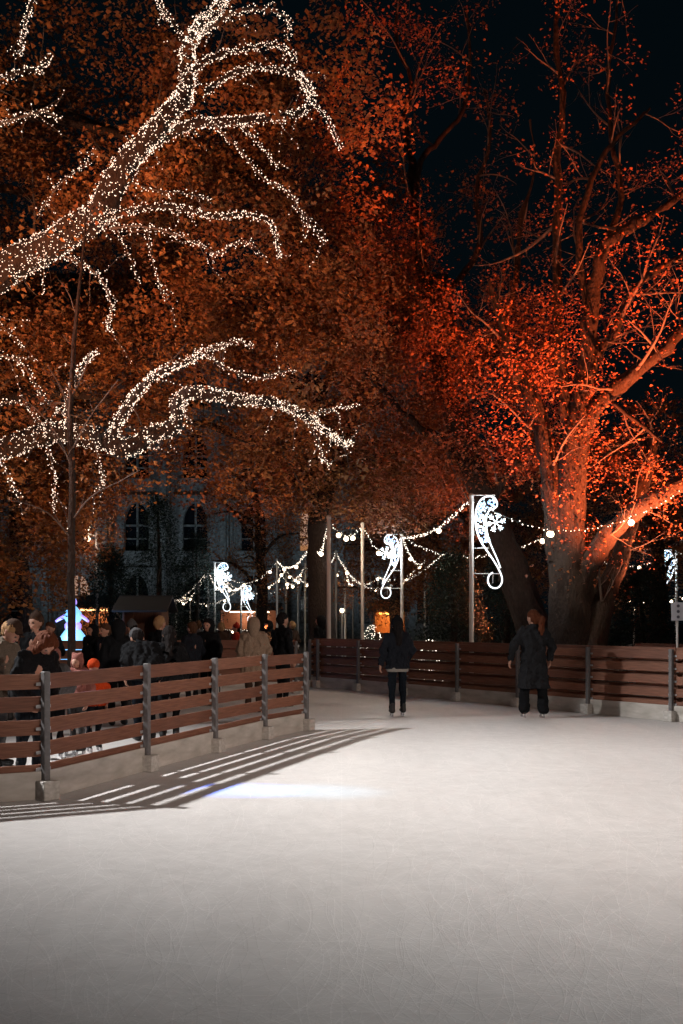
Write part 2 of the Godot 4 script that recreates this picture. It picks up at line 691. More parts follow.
# a limb given by points of a survey; returns its smoothed line
func limb(t: Tree3, pts: Array, rads: Array, wiggle := .04, sides := 10) -> Array:
	var p := smooth(pts, 4)
	var r := smooth_r(rads, 4)
	for i in range(1, p.size() - 1):
		p[i] += rdir() * wiggle * minf(1.0, r[i] * 8.0 + .2)
	var local := []
	for q in p:
		local.append(q - t.base)
	var mb := t.wood if rads[0] > .035 else t.twigs
	var first := mb.v.size()
	mb.tube(local, r, (sides * 2 if rads[0] > .2 else sides) if rads[0] > .035 else 5)
	if rads[0] > .12:
		# furrows and swellings of old wood
		for i in range(first, mb.v.size()):
			var q := mb.v[i]
			var nn := mb.n[i]
			var ta := nn.cross(Vector3.UP).normalized()
			var tb := nn.cross(ta)
			var h0 := furrow(q)
			var amp: float = .07
			mb.n[i] = (nn - ta * (furrow(q + ta * .03) - h0) / .03 * amp - tb * (furrow(q + tb * .03) - h0) / .03 * amp).normalized()
			mb.v[i] = q + nn * h0 * amp
	t.limbs.append([p, r])
	return [p, r]

# grows side branches out of a line; level 0 makes leaf-bearing twigs
func sprout(t: Tree3, line: Array, level: int, every: float, length: float, from := .2, up := .35) -> void:
	var p: Array = line[0]
	var r: Array = line[1]
	var total := 0.0
	for i in p.size() - 1:
		total += (p[i + 1] - p[i]).length()
	var run := 0.0
	var next := total * from
	for i in p.size() - 1:
		var seg: Vector3 = p[i + 1] - p[i]
		run += seg.length()
		if run < next:
			continue
		next = run + every * rf(.6, 1.5)
		var tan := seg.normalized()
		var d := (tan * rf(.2, .8) + rdir() * .9 + Vector3.UP * up * rf(-.3, 1.2)).normalized()
		var l := length * rf(.5, 1.25) * (1.15 - .5 * run / total)
		var n := 6
		var q := [p[i]]
		var rr := [minf(r[i] * .5, .008 + .017 * l)]
		for k in range(1, n):
			d = (d + rdir() * .24 + Vector3.UP * (up * .16)).normalized()
			q.append(q[-1] + d * l / (n - 1))
			rr.append(rr[0] * (1.0 - .82 * k / (n - 1.0)))
		var q2 := smooth(q, 2)
		var r2 := smooth_r(rr, 2)
		var local := []
		for x in q2:
			local.append(x - t.base)
		t.twigs.tube(local, r2, 5 if rr[0] > .012 else 4, false)
		for k in range(2, q.size()):
			t.tips.append(q[k])
		if level > 0:
			sprout(t, [q2, r2], level - 1, every * .55, length * .52, .25, up)

# leaves on the twigs and loose clumps in the crown's volume; zones: [centre, radii, clumps]
func leaves(t: Tree3, share: float, per_tip: int, spread: float, zones: Array, hues: Array, mesh: ArrayMesh, size := 1.0, gap_seed := 3, gap := -.12, gap_scale := .55) -> void:
	var nz := FastNoiseLite.new()
	nz.seed = gap_seed
	nz.frequency = gap_scale
	nz.fractal_octaves = 3
	var where := []
	var colors := []
	var spots := []
	for p in t.tips:
		if rng.randf() < share:
			for k in per_tip:
				spots.append(p + rdir() * spread * rf(.2, 1))
	for z in zones:
		var made := 0
		var tries := 0
		while made < z[2] and tries < z[2] * 6:
			tries += 1
			var d := rdir() * pow(rng.randf(), .4)
			var p: Vector3 = z[0] + d * z[1]
			if nz.get_noise_3dv(p) < gap:
				continue
			spots.append(p)
			made += 1
	for p in spots:
		if p.y < 1.3:
			continue
		var b := Basis.from_euler(Vector3(rf(-.6, .6), rf(0, TAU), rf(-.6, .6))).scaled(Vector3.ONE * size * rf(.7, 1.25))
		where.append(Transform3D(b, p - t.base))
		var h: Color = hues[rng.randi_range(0, hues.size() - 1)]
		colors.append(h * rf(.7, 1.25))
	scatter(mesh, where, colors, "crown", M.leaf, t.node)

func finish(t: Tree3) -> void:
	put(t.wood, "trunk", M.bark, t.node)
	if t.twigs.v.size():
		var o := put(t.twigs, "branches", M.twig, t.node)
		o.set_meta("kind", "stuff")

func px_line(list: Array, depths: Array) -> Array:
	var out := []
	for i in list.size():
		var f := float(i) / maxf(1, list.size() - 1) * (depths.size() - 1)
		var k := mini(int(f), depths.size() - 2)
		out.append(at(list[i][0], list[i][1], lerpf(depths[k], depths[k + 1], f - k)))
	return out

var fairy_bulb: ArrayMesh
var lit_tree: Tree3

# lights wound round a limb: bulbs on its surface and a wire spiralling along it
func wind(line: Array, count: int, label: String, wire := true) -> void:
	var p: Array = line[0]
	var r: Array = line[1]
	var base: Vector3 = p[0]
	var o := thing("fairy_light_string", label, "fairy lights", base, 0, "fairy lights wound round the big tree's limbs")
	var total := 0.0
	var at_len := [0.0]
	for i in p.size() - 1:
		total += (p[i + 1] - p[i]).length()
		at_len.append(total)
	var where := []
	var coil := []
	var turns := total / .16
	var n := maxi(count, 4)
	for k in n:
		var s := (k + rf(-.4, .4)) / n * total
		var i := 0
		while i < p.size() - 2 and at_len[i + 1] < s:
			i += 1
		var f := clampf((s - at_len[i]) / maxf(.0001, at_len[i + 1] - at_len[i]), 0, 1)
		var c: Vector3 = p[i].lerp(p[i + 1], f)
		var tan: Vector3 = (p[i + 1] - p[i]).normalized()
		var u := tan.cross(Vector3.UP if absf(tan.y) < .9 else Vector3.RIGHT).normalized()
		var w := tan.cross(u)
		var a := rf(0, TAU)
		var rad: float = lerpf(r[i], r[i + 1], f) * rf(.85, 1.0) + .012 + .05 * pow(rng.randf(), 2.0)
		where.append(Transform3D(Basis.from_euler(Vector3(rf(0, 6), rf(0, 6), 0)).scaled(Vector3.ONE * rf(.55, 1.25)), c + (u * cos(a) + w * sin(a)) * rad - base))
	if wire:
		for k in int(turns * 5):
			var s := k / (turns * 5) * total
			var i := 0
			while i < p.size() - 2 and at_len[i + 1] < s:
				i += 1
			var f := clampf((s - at_len[i]) / maxf(.0001, at_len[i + 1] - at_len[i]), 0, 1)
			var c: Vector3 = p[i].lerp(p[i + 1], f)
			var tan: Vector3 = (p[i + 1] - p[i]).normalized()
			var u := tan.cross(Vector3.UP if absf(tan.y) < .9 else Vector3.RIGHT).normalized()
			var w := tan.cross(u)
			var a := TAU * k / 5.0
			coil.append(c + (u * cos(a) + w * sin(a)) * (lerpf(r[i], r[i + 1], f) + .006) - base)
		var rads := []
		for k in coil.size():
			rads.append(.003)
		var mb := MB.new()
		mb.tube(coil, rads, 3, false)
		put(mb, "wire", M.wire, o)
	# lit spurs: short twigs off the limb with lights of their own
	for k in int(total / .42):
		var i := rng.randi_range(0, p.size() - 2)
		if lit_tree == null:
			break
		var q: Vector3 = p[i]
		var d: Vector3 = (rdir() + (p[i + 1] - p[i]).normalized() * .6 + Vector3(0, rf(-.9, .4), 0)).normalized()
		var l := rf(.2, .75)
		var spur := [q]
		for j in 5:
			d = (d + rdir() * .3 + Vector3(0, -.08, 0)).normalized()
			spur.append(spur[-1] + d * l / 5.0)
			for b in 2:
				if rng.randf() < .8:
					where.append(Transform3D(Basis().scaled(Vector3.ONE * rf(.5, 1.1)), spur[-1].lerp(spur[-2], rng.randf()) + rdir() * .022 - base))
		var local := []
		for x in spur:
			local.append(x - lit_tree.base)
		lit_tree.twigs.tube(local, [.008, .007, .006, .005, .004, .003], 4, false)
	scatter(fairy_bulb, where, [], "bulbs", M.fairy_warm, o)

func uplight(p: Vector3, aim: Vector3, c: Color, energy: float, angle: float, label: String, soft := .7) -> void:
	var t := thing("ground_floodlight", label, "floodlight", p, 0, "coloured floodlights under the trees")
	var d := (aim - p).normalized()
	var h := Vector3(0, .25, 0)
	var mb := MB.new()
	mb.box(Vector3(.3, .03, .22), Transform3D(Basis(), Vector3(0, -.01, 0)), .004)
	mb.box(Vector3(.02, .26, .05), Transform3D(Basis(), Vector3(-.14, .13, 0)), .003)
	mb.box(Vector3(.02, .26, .05), Transform3D(Basis(), Vector3(.14, .13, 0)), .003)
	put(mb, "stand", M.dark_metal, t)
	mb = MB.new()
	mb.tube([h - d * .08, h + d * .04, h + d * .06], [.08, .125, .125], 14)
	var house := put(mb, "lamp_housing", M.dark_metal, t)
	mb = MB.new()
	mb.tube([h + d * .06, h + d * .065], [.11, .11], 14)
	put(mb, "lens", glow("lens_" + str(t.name), c, 6.0), house)
	spot(t, p + h + d * .1, aim, c, energy, angle, soft, .1)

func trees() -> void:
	leaf_mesh = leaf_cluster(17, .25, .078, 5)
	small_leaf_mesh = leaf_cluster(12, .22, .066, 6)
	var fb := MB.new()
	for s in [-1.0, 1.0]:
		for a in 4:
			var p := Vector3(cos(a * PI / 2), 0, sin(a * PI / 2)) * .0088
			var q := Vector3(cos((a + 1) * PI / 2), 0, sin((a + 1) * PI / 2)) * .0088
			fb.tri(Vector3(0, .010 * s, 0), p, q, p + q + Vector3(0, .010 * s, 0))
	fairy_bulb = fb.mesh()
	var brown := [Color(.34, .125, .036), Color(.28, .095, .03), Color(.40, .17, .05), Color(.20, .075, .03), Color(.30, .14, .05)]
	var rust := [Color(.32, .09, .03), Color(.26, .075, .028), Color(.36, .12, .035), Color(.20, .06, .03)]

	# --- the plane tree with the fairy lights; its trunk stands left of the picture
	var t := new_tree("plane_tree", "huge brown-leaved tree with limbs wound in white fairy lights beside the rink", Vector3(-9.6, -.03, -17.4))
	lit_tree = t
	limb(t, [Vector3(-9.6, -.2, -17.4), Vector3(-9.5, 1.5, -17.3), Vector3(-9.2, 3.3, -17.0), Vector3(-8.9, 5.2, -16.9), Vector3(-8.9, 7.5, -17.2), Vector3(-8.4, 10, -17.6), Vector3(-8.2, 12.5, -17.8)], [.75, .6, .52, .45, .32, .2, .08], .05, 14)
	var lit_from := t.limbs.size()
	var A := limb(t, [Vector3(-9.1, 4.6, -16.9)] + px_line([[-90, 318], [-10, 279], [30, 254], [75, 231], [100, 209], [117, 179], [139, 147], [164, 119], [182, 100], [188, 70], [188, 45], [204, 22], [224, 0], [250, -34], [262, -80]], [16.4, 15.6, 15.2, 15.6, 16.2]), [.32, .28, .245, .225, .205, .185, .165, .145, .13, .115, .10, .085, .07, .06, .045, .025], .03, 12)
	var B := limb(t, [Vector3(-9.2, 3.3, -17.0)] + px_line([[-90, 470], [-5, 453], [26, 440], [63, 432], [105, 442], [129, 448], [153, 434], [177, 424], [178, 403], [190, 392], [216, 395], [242, 400], [274, 403], [295, 411], [311, 419], [321, 429], [332, 434], [343, 445], [354, 440]], [16.6, 15.4, 15.2, 15.6, 16.0]), [.25, .19, .15, .145, .14, .135, .125, .115, .10, .09, .08, .07, .058, .048, .04, .032, .027, .022, .016, .01], .02, 12)
	wind([A[0].slice(4), A[1].slice(4)], 5200, "dense fairy lights round the thickest upper limb of the big tree")
	wind([B[0].slice(4), B[1].slice(4)], 2400, "dense fairy lights round the lower crooked limb over the crowd")
	# [points, depth, first radius, lights, label]
	var thin := [
		[[[144, 149], [169, 134], [194, 124], [219, 122], [249, 119], [274, 117], [299, 112], [312, 100], [309, 86], [296, 74]], 15.5, .10, 230, "fairy lights on a level bough forking right from the upper limb"],
		[[[205, 92], [212, 87], [229, 75], [254, 67], [279, 70], [299, 75], [309, 95], [330, 125], [340, 150]], 15.8, .05, 120, "fairy lights on an arching branch above the level bough"],
		[[[187, 75], [204, 62], [219, 55], [239, 50], [269, 45], [289, 50], [296, 62]], 15.4, .05, 90, "fairy lights on the branch springing right below the top fork"],
		[[[187, 45], [210, 28], [234, 12], [264, 9], [289, 20], [286, 40]], 15.7, .045, 80, "fairy lights on a hooked branch curling over at the tree's top"],
		[[[186, 50], [181, 36], [172, 20], [162, 8], [156, -12]], 15.5, .05, 46, "fairy lights on a short spur leaning back near the top fork"],
		[[[214, 124], [239, 149], [264, 179], [286, 189], [299, 209], [314, 229], [326, 244]], 15.2, .034, 90, "fairy lights on a long drooping branch falling from the level bough"],
		[[[229, 116], [245, 128], [259, 144], [279, 169]], 15.6, .026, 44, "fairy lights on a short drooping twig beside the long drooping branch"],
		[[[122, 179], [149, 189], [189, 194], [214, 199]], 15.6, .03, 40, "fairy lights on a faint side twig just above the spreading branch"],
		[[[100, 219], [129, 211], [159, 206], [184, 209], [214, 216], [244, 214], [269, 221], [276, 239], [279, 259]], 15.3, .055, 150, "fairy lights on a spreading branch that turns down at its end"],
		[[[110, 229], [139, 226], [174, 234], [199, 244], [219, 254], [234, 244], [254, 241]], 15.1, .04, 96, "fairy lights on the branch sagging under the spreading branch"],
		[[[65, 256], [90, 268], [104, 284], [112, 308], [107, 325], [113, 333]], 15.2, .03, 80, "fairy lights on a branch curling down like a hook below the thick limb"],
		[[[45, 252], [44, 270], [42, 296]], 15.3, .016, 18, "fairy lights on a short strand hanging below the thick limb's root"],
		[[[115, 226], [129, 254], [139, 284]], 15.4, .016, 26, "fairy lights on a hanging strand under the sagging branch's root"],
		[[[147, 227], [152, 259], [162, 294]], 15.2, .016, 30, "fairy lights on the longest hanging strand under the sagging branch"],
		[[[36, -30], [32, 0], [25, 25], [20, 56]], 16.4, .05, 70, "fairy lights on a separate upright bough high by the sky gap"],
		[[[-40, 100], [-2, 82], [20, 72], [42, 68], [52, 55]], 16.4, .06, 76, "fairy lights on a rising bough left of the sky gap"],
		[[[-40, 140], [0, 124], [25, 116], [45, 112], [62, 120]], 16.2, .045, 56, "fairy lights on a low level bough under the rising bough"],
		[[[38, 214], [48, 200], [65, 179], [85, 164], [95, 149]], 16.5, .028, 50, "fairy lights on a faint branch rising behind the thick limb"],
		[[[113, 434], [126, 408], [142, 387], [163, 371], [190, 360], [206, 351]], 15.2, .085, 210, "fairy lights on the bough arching up from the crooked limb"],
		[[[190, 360], [207, 356], [221, 366], [232, 371], [258, 379], [285, 371], [296, 372]], 15.7, .03, 66, "fairy lights on a wavering twig at the arching bough's end"],
		[[[208, 350], [219, 347], [237, 341], [253, 347]], 15.3, .035, 48, "fairy lights on a small curl above the arching bough"],
		[[[68, 429], [68, 403], [74, 382], [84, 363], [97, 350]], 15.1, .05, 100, "fairy lights on an upright bough growing from the crooked limb"],
		[[[47, 445], [55, 477], [54, 495], [53, 513]], 15.2, .018, 44, "fairy lights on a long strand hanging from the crooked limb's root"],
		[[[95, 445], [100, 466], [104, 484]], 15.3, .016, 26, "fairy lights on a short strand hanging under the crooked limb's middle"],
		[[[311, 421], [322, 412], [337, 407], [358, 405]], 15.9, .02, 34, "fairy lights on an upper twig of the crooked limb's tip"],
		[[[306, 420], [318, 440], [321, 452], [322, 461], [332, 466]], 15.8, .018, 34, "fairy lights on a drooping twig of the crooked limb's tip"],
		[[[-40, 330], [-3, 353], [21, 363], [37, 387], [53, 408], [60, 412]], 15.4, .032, 70, "fairy lights on a branch descending towards the upright bough"],
		[[[-30, 405], [0, 403], [21, 403], [37, 419], [45, 434]], 15.5, .03, 56, "fairy lights on a low branch ending on the crooked limb"],
		[[[-8, 455], [0, 461], [11, 480], [21, 498]], 15.0, .018, 24, "fairy lights on a strand hanging where the crooked limb begins"],
		[[[-30, 300], [0, 324], [16, 340], [26, 350]], 15.9, .02, 26, "fairy lights on a thin twig between the thick and the crooked limb"],
	]
	for a in thin:
		var q: Array = px_line(a[0], [a[1], a[1] - rf(.0, .5), a[1] + rf(-.2, .5)])
		var rr := []
		for k in q.size():
			rr.append(a[2] * (.75 if a[2] > .04 else .55) * (1.0 - .72 * k / (q.size() - 1.0)))
		var line := limb(t, q, rr, .015, 8)
		wind(line, int(a[3] * (2.6 if a[2] > .04 else 1.7)), a[4], a[2] > .025)
	var lit_to := t.limbs.size()
	# unlit boughs behind carry the crown
	for k in 13:
		var y0 := rf(4.5, 11.5)
		var p0 := Vector3(-8.9, y0, -17.1)
		var dirx := rf(2.5, 7.5)
		var e := p0 + Vector3(dirx, rf(-.4, 3.2), rf(-5.0, -1.0))
		var m := p0.lerp(e, .5) + Vector3(0, rf(.2, 1.2), rf(-.4, .4))
		limb(t, [p0, p0.lerp(m, .5) + rdir() * .3, m, m.lerp(e, .5) + rdir() * .3, e], [.14, .11, .08, .05, .02], .05, 7)
	for i in t.limbs.size():
		if i >= lit_from and i < lit_to:
			sprout(t, t.limbs[i], 0, .9, .7, .3, .1)
		else:
			sprout(t, t.limbs[i], 1, .55, 1.5, .25, .2)
	leaves(t, .4, 1, .3, [
		[Vector3(-5.4, 9.0, -19.6), Vector3(5.6, 4.6, 3.2), 3400],
		[Vector3(-2.3, 7.6, -20.0), Vector3(3.6, 3.6, 2.8), 1500],
		[Vector3(-6.6, 5.4, -19.6), Vector3(3.6, 2.1, 2.8), 1100],
		[Vector3(-1.4, 11.4, -19.8), Vector3(2.6, 2.4, 2.6), 800],
		[Vector3(-6.6, 3.2, -19.6), Vector3(1.9, 1.7, 2.0), 420],
		[at(22, 530, 19.5), Vector3(1.3, 1.5, 1.4), 260],
	], brown, leaf_mesh, 1.0, 3, .05, .5)
	finish(t)
	print("plane tree done ", Time.get_ticks_msec(), " tips ", t.tips.size())

	# --- the thin young tree in front of the crooked limb
	t = new_tree("young_tree", "thin dark young tree trunk rising in front of the lit crooked limb", at(72, 0, 14.9) * Vector3(1, 0, 1))
	var line2 := limb(t, px_line([[72, 730], [72, 640], [71, 560], [72, 480], [70, 420], [73, 360], [78, 300], [84, 240], [88, 190]], [14.9, 14.9]), [.065, .06, .056, .05, .045, .036, .026, .017, .008], .015, 9)
	t.limbs = []
	for b in [[[72, 470], [60, 440], [42, 415], [20, 396]], [[72, 450], [88, 420], [104, 398], [118, 380]], [[71, 420], [62, 390], [48, 366]], [[72, 520], [92, 496], [118, 482], [140, 470]], [[72, 540], [52, 516], [30, 505], [8, 500]], [[72, 395], [84, 372], [90, 352]]]:
		var l := limb(t, px_line(b, [14.9, 14.9 + rf(-.6, .3)]), [.016, .012, .008, .004], .015, 5)
		sprout(t, l, 0, .3, .55, .2, .3)
	sprout(t, line2, 0, .4, .7, .5, .3)
	leaves(t, .35, 1, .15, [], brown, small_leaf_mesh, .9, 9)
	finish(t)

	# --- the great red-lit tree on the right
	t = new_tree("red_lit_tree", "massive forked tree lit red from below behind the far boards", at(572, 0, 20.3) * Vector3(1, 0, 1) + Vector3(0, -.03, 0))
	var S := 20.3
	limb(t, px_line([[573, 705], [573, 660], [570, 620], [568, 570], [569, 520], [573, 470], [578, 430]], [S, S]), [.58, .49, .43, .37, .32, .28, .25], .03, 16)
	limb(t, px_line([[578, 430], [584, 390], [588, 350], [590, 315], [596, 280], [603, 250], [622, 232], [650, 216], [683, 195], [720, 180]], [S, S - .3, S - .8]), [.32, .22, .18, .15, .13, .12, .10, .08, .06, .03], .03, 11)
	limb(t, px_line([[576, 432], [566, 400], [560, 350], [557, 300], [558, 240], [556, 180], [562, 110], [556, 40], [560, -20]], [S, S + .3, S + .8]), [.22, .14, .12, .105, .09, .075, .06, .045, .03], .04, 9)
	limb(t, px_line([[580, 432], [598, 405], [620, 385], [650, 362], [683, 332], [730, 290]], [S, S - .6, S - 1.2]), [.22, .17, .145, .12, .10, .06], .03, 10)
	limb(t, px_line([[586, 380], [600, 350], [615, 335], [628, 300], [650, 275], [690, 252]], [S, S - .2, S - .5]), [.13, .10, .09, .07, .05, .03], .03, 8)
	limb(t, px_line([[590, 320], [583, 280], [578, 235], [592, 180], [610, 145], [640, 118], [650, 108]], [S - .2, S + .2]), [.11, .085, .07, .06, .05, .035, .02], .04, 8)
	limb(t, px_line([[596, 285], [602, 255], [622, 200], [612, 140], [608, 80], [616, 20], [618, -30]], [S - .2, S + .9]), [.09, .08, .065, .05, .04, .03, .02], .05, 7)
	limb(t, px_line([[612, 402], [628, 415], [645, 428], [662, 442]], [S - .5, S - 1.0]), [.045, .04, .036, .02], .01, 6)
	# dark left stem
	limb(t, px_line([[562, 560], [553, 500], [548, 460], [541, 425], [530, 395], [518, 372], [508, 350], [500, 318], [488, 280]], [S, S + .4, S + .9]), [.30, .22, .2, .18, .17, .15, .12, .07, .03], .03, 11)
	# two great limbs to the right
	limb(t, px_line([[578, 600], [592, 562], [612, 532], [640, 508], [672, 490], [710, 470], [760, 430]], [S, S - .7, S - 1.4]), [.28, .21, .185, .17, .155, .14, .10], .03, 13)
	limb(t, px_line([[588, 690], [594, 640], [604, 600], [618, 562], [630, 525], [640, 490], [655, 440]], [S - .3, S + .2, S + .7]), [.36, .26, .22, .19, .165, .14, .09], .03, 13)
	# young shoots straight out of the old wood
	for k in 150:
		var l: Array = t.limbs[[0, 0, 1, 9, 3, 2][k % 6]]
		var i := rng.randi_range(int(l[0].size() * (.45 if k % 6 < 2 else .05)), l[0].size() - 2)
		var d := Vector3(rf(-1, 1), rf(-.1, .5), rf(-.4, 1)).normalized()
		t.tips.append(l[0][i] + d * (l[1][i] + rf(.02, .2)))
	var shoots := t.tips.duplicate()
	for l in t.limbs.slice(1):
		sprout(t, l, 2, .55, 1.9, .3, .3)
	t.tips = t.tips.filter(func(_p): return rng.randf() < .11) + shoots
	leaves(t, 1.0, 1, .08, [
		[at(530, 390, 20.6), Vector3(1.9, 2.2, 1.2), 330],
		[at(575, 340, 20.8), Vector3(1.1, 1.5, 1.0), 80],
		[at(640, 470, 20.8), Vector3(1.2, 1.2, 1.0), 90],
	], rust, small_leaf_mesh, .95, 21, .06, .8)
	finish(t)

	# --- the leaning tree left of it
	t = new_tree("leaning_tree", "dark leaning tree with reddish foliage between lit motif and forked tree", at(541, 0, 22.6) * Vector3(1, 0, 1) + Vector3(0, -.03, 0))
	var Q := 22.6
	limb(t, px_line([[542, 692], [538, 645], [520, 590], [503, 545], [486, 505], [470, 462], [456, 420], [443, 370], [432, 310], [420, 250], [414, 200], [412, 160]], [Q, Q + .6, Q + 1.4]), [.50, .42, .36, .33, .30, .27, .23, .20, .17, .14, .11, .09], .04, 13)
	limb(t, px_line([[414, 200], [420, 160], [440, 140], [462, 110], [470, 60], [466, 10]], [Q + 1.2, Q + 1]), [.08, .07, .06, .05, .04, .02], .05, 7)
	limb(t, px_line([[412, 165], [405, 120], [410, 80], [396, 40], [400, -10]], [Q + 1.4, Q + 1.8]), [.08, .06, .05, .04, .02], .05, 7)
	limb(t, px_line([[456, 420], [470, 380], [500, 340], [515, 290], [520, 230], [535, 170], [530, 120]], [Q + .8, Q + .2]), [.13, .11, .09, .07, .055, .04, .02], .05, 8)
	limb(t, px_line([[470, 462], [440, 440], [410, 420], [385, 392], [360, 372]], [Q + .8, Q + .2]), [.14, .11, .085, .06, .03], .05, 8)
	limb(t, px_line([[432, 310], [460, 280], [480, 240], [476, 190], [490, 140], [484, 90]], [Q + 1, Q + .6]), [.10, .08, .065, .05, .04, .02], .05, 7)
	limb(t, px_line([[443, 370], [410, 340], [385, 320], [362, 290], [350, 255]], [Q + 1, Q + 1.4]), [.11, .09, .07, .05, .03], .05, 7)
	limb(t, px_line([[486, 505], [510, 470], [528, 448], [540, 430]], [Q + .4, Q - .2]), [.12, .09, .07, .04], .04, 7)
	for l in t.limbs:
		sprout(t, l, 2, .6, 2.1, .3, .25)
	leaves(t, .15, 1, .25, [
		[at(440, 410, 23.4), Vector3(2.6, 2.6, 1.8), 1150],
		[at(490, 350, 22.6), Vector3(2.2, 1.5, 1.4), 620],
		[at(400, 290, 23.6), Vector3(1.3, 2.2, 1.5), 380],
		[at(480, 470, 23.8), Vector3(1.7, .9, 1.4), 380],
	], rust, small_leaf_mesh, 1.15, 22, .0, .6)
	finish(t)
	print("right trees done ", Time.get_ticks_msec())

	# --- middle trees behind the poles
	t = new_tree("chestnut_tree", "broad brown-leaved tree behind the lit poles with a dark upright trunk", at(322, 0, 28.5) * Vector3(1, 0, 1) + Vector3(0, -.03, 0))
	var K := 28.5
	limb(t, px_line([[322, 690], [322, 640], [320, 560], [316, 500], [306, 450], [296, 400], [290, 340], [292, 270], [286, 200]], [K, K + .5]), [.46, .40, .34, .30, .25, .21, .16, .11, .06], .05, 11)
	limb(t, px_line([[318, 520], [336, 470], [352, 420], [372, 370], [384, 310], [396, 240]], [K, K - 1]), [.24, .20, .16, .12, .08, .04], .05, 9)
	limb(t, px_line([[316, 500], [280, 462], [244, 440], [205, 425], [170, 418]], [K, K - .8]), [.20, .16, .12, .08, .04], .05, 8)
	limb(t, px_line([[300, 420], [330, 380], [340, 320], [350, 260]], [K, K + 1]), [.15, .12, .08, .05], .05, 8)
	limb(t, px_line([[310, 470], [360, 462], [400, 455], [430, 470]], [K, K - 1]), [.14, .1, .07, .04], .05, 8)
	for l in t.limbs:
		sprout(t, l, 1, .8, 2.6, .3, .15)
	leaves(t, .3, 1, .35, [
		[at(345, 400, 28.6), Vector3(3.6, 3.6, 2.6), 2300],
		[at(270, 470, 28.0), Vector3(3.4, 1.5, 2.0), 420],
		[at(395, 480, 28.4), Vector3(2.2, 1.5, 2.0), 600],
		[at(350, 250, 29.0), Vector3(2.6, 3.2, 2.4), 1100],
	], rust + brown, leaf_mesh, 1.1, 23, -.02, .4)
	finish(t)

	var backs := [
		# px, distance, height, crown half width, clumps, label
		[20, 30.0, 9.0, 3.2, 1500, "low-crowned brown tree behind the crowd at the fence's dim corner"],
		[470, 36.0, 8.0, 3.4, 1300, "dim brown tree in the background behind the largest lit motif"],
		[655, 31.0, 8.5, 2.9, 800, "sparse dark tree behind the small lit motif with the notice"],
		[262, 44.0, 9.5, 2.8, 480, "far brown tree in front of the pale town hall front"],
		[395, 42.0, 7.5, 3.6, 1200, "far russet tree behind the row of string-light poles"],
		[590, 38.0, 9.0, 3.2, 900, "dim tree filling the gap behind the massive forked trunk"],
	]
	for b in backs:
		var bp := at(b[0], 0, b[1]) * Vector3(1, 0, 1) + Vector3(0, -.03, 0)
		t = new_tree("background_tree", b[5], bp, "trees in the background of the park")
		var h: float = b[2]
		limb(t, [bp + Vector3(0, -.2, 0), bp + Vector3(rf(-.2, .2), h * .3, 0), bp + Vector3(rf(-.4, .4), h * .6, 0), bp + Vector3(rf(-.6, .6), h, 0)], [.26, .21, .14, .04], .06, 9)
		for k in 6:
			var p0: Vector3 = t.limbs[0][0][4 + k]
			var e := p0 + Vector3(rf(-1, 1) * b[3], rf(.5, 2.4), rf(-1, 1) * 1.5)
			limb(t, [p0, p0.lerp(e, .5) + Vector3(0, .4, 0), e], [.09, .06, .02], .05, 6)
		for l in t.limbs:
			sprout(t, l, 1, .9, 1.8, .3, .2)
		leaves(t, .5, 1, .35, [[bp + Vector3(0, h * .58, 0), Vector3(b[3], h * .42, 2.2), b[4]]], rust + brown, leaf_mesh, 1.1, 30 + int(b[0]), .0, .45)
		finish(t)
	# evergreens: dark yews before the town hall and behind the boards
	var yew := [Color(.018, .035, .026), Color(.012, .026, .022), Color(.026, .044, .03)]
	for y in [[158, 34.0, 5.6, 1.25, "tall dark yew in front of the town hall"], [196, 38.0, 4.6, 1.1, "shorter dark yew beside the tall one"], [452, 24.6, 2.9, .95, "round dark yew behind the far boards near the largest lit motif"], [505, 27.0, 3.1, 1.1, "dark yew hidden partly by the leaning trunk"], [640, 25.5, 2.6, 1.2, "low dark yew behind the boards near the notice"], [110, 30.0, 3.4, 1.1, "dark yew behind the small wooden booth"]]:
		var bp := at(y[0], 0, y[1]) * Vector3(1, 0, 1) + Vector3(0, -.03, 0)
		t = new_tree("yew_tree", y[4], bp, "dark evergreens in the background")
		limb(t, [bp + Vector3(0, -.2, 0), bp + Vector3(.05, y[2] * .5, 0), bp + Vector3(0, y[2] * .95, 0)], [.12, .09, .02], .02, 7)
		sprout(t, t.limbs[0], 0, .3, y[3], .1, .5)
		var where := []
		var colors := []
		for k in 900:
			var f := pow(rng.randf(), .8)
			var rad: float = y[3] * sqrt(1.0 - f) * rf(.55, 1.08)
			var a := rf(0, TAU)
			var p := Vector3(cos(a) * rad, .25 + f * y[2], sin(a) * rad)
			where.append(Transform3D(Basis.from_euler(Vector3(rf(-.8, .8), rf(0, TAU), rf(-.8, .8))).scaled(Vector3.ONE * rf(.7, 1.2)), p))
			colors.append(yew[rng.randi_range(0, 2)] * rf(.7, 1.3))
		scatter(small_leaf_mesh, where, colors, "crown", M.leaf, t.node)
		finish(t)
	print("back trees done ", Time.get_ticks_msec())

	# --- coloured floodlights
	uplight(Vector3(-7.4, 0, -15.2), Vector3(-5.2, 8.5, -18.0), Color(1.0, .47, .19), 12.0, 42.0, "amber floodlight at the foot of the fairy-lit tree", 1.0)
	uplight(Vector3(-2.6, 0, -20.2), Vector3(-3.2, 9.0, -18.6), Color(1.0, .44, .17), 10.0, 46.0, "amber floodlight behind the crowd aimed into the brown crown", 1.0)
	uplight(Vector3(6.9, 0, -20.2), Vector3(5.6, 11.5, -20.0), Color(1.0, .25, .10), 140.0, 29.0, "red floodlight aimed up into the bare top branches of the forked tree", 1.0)
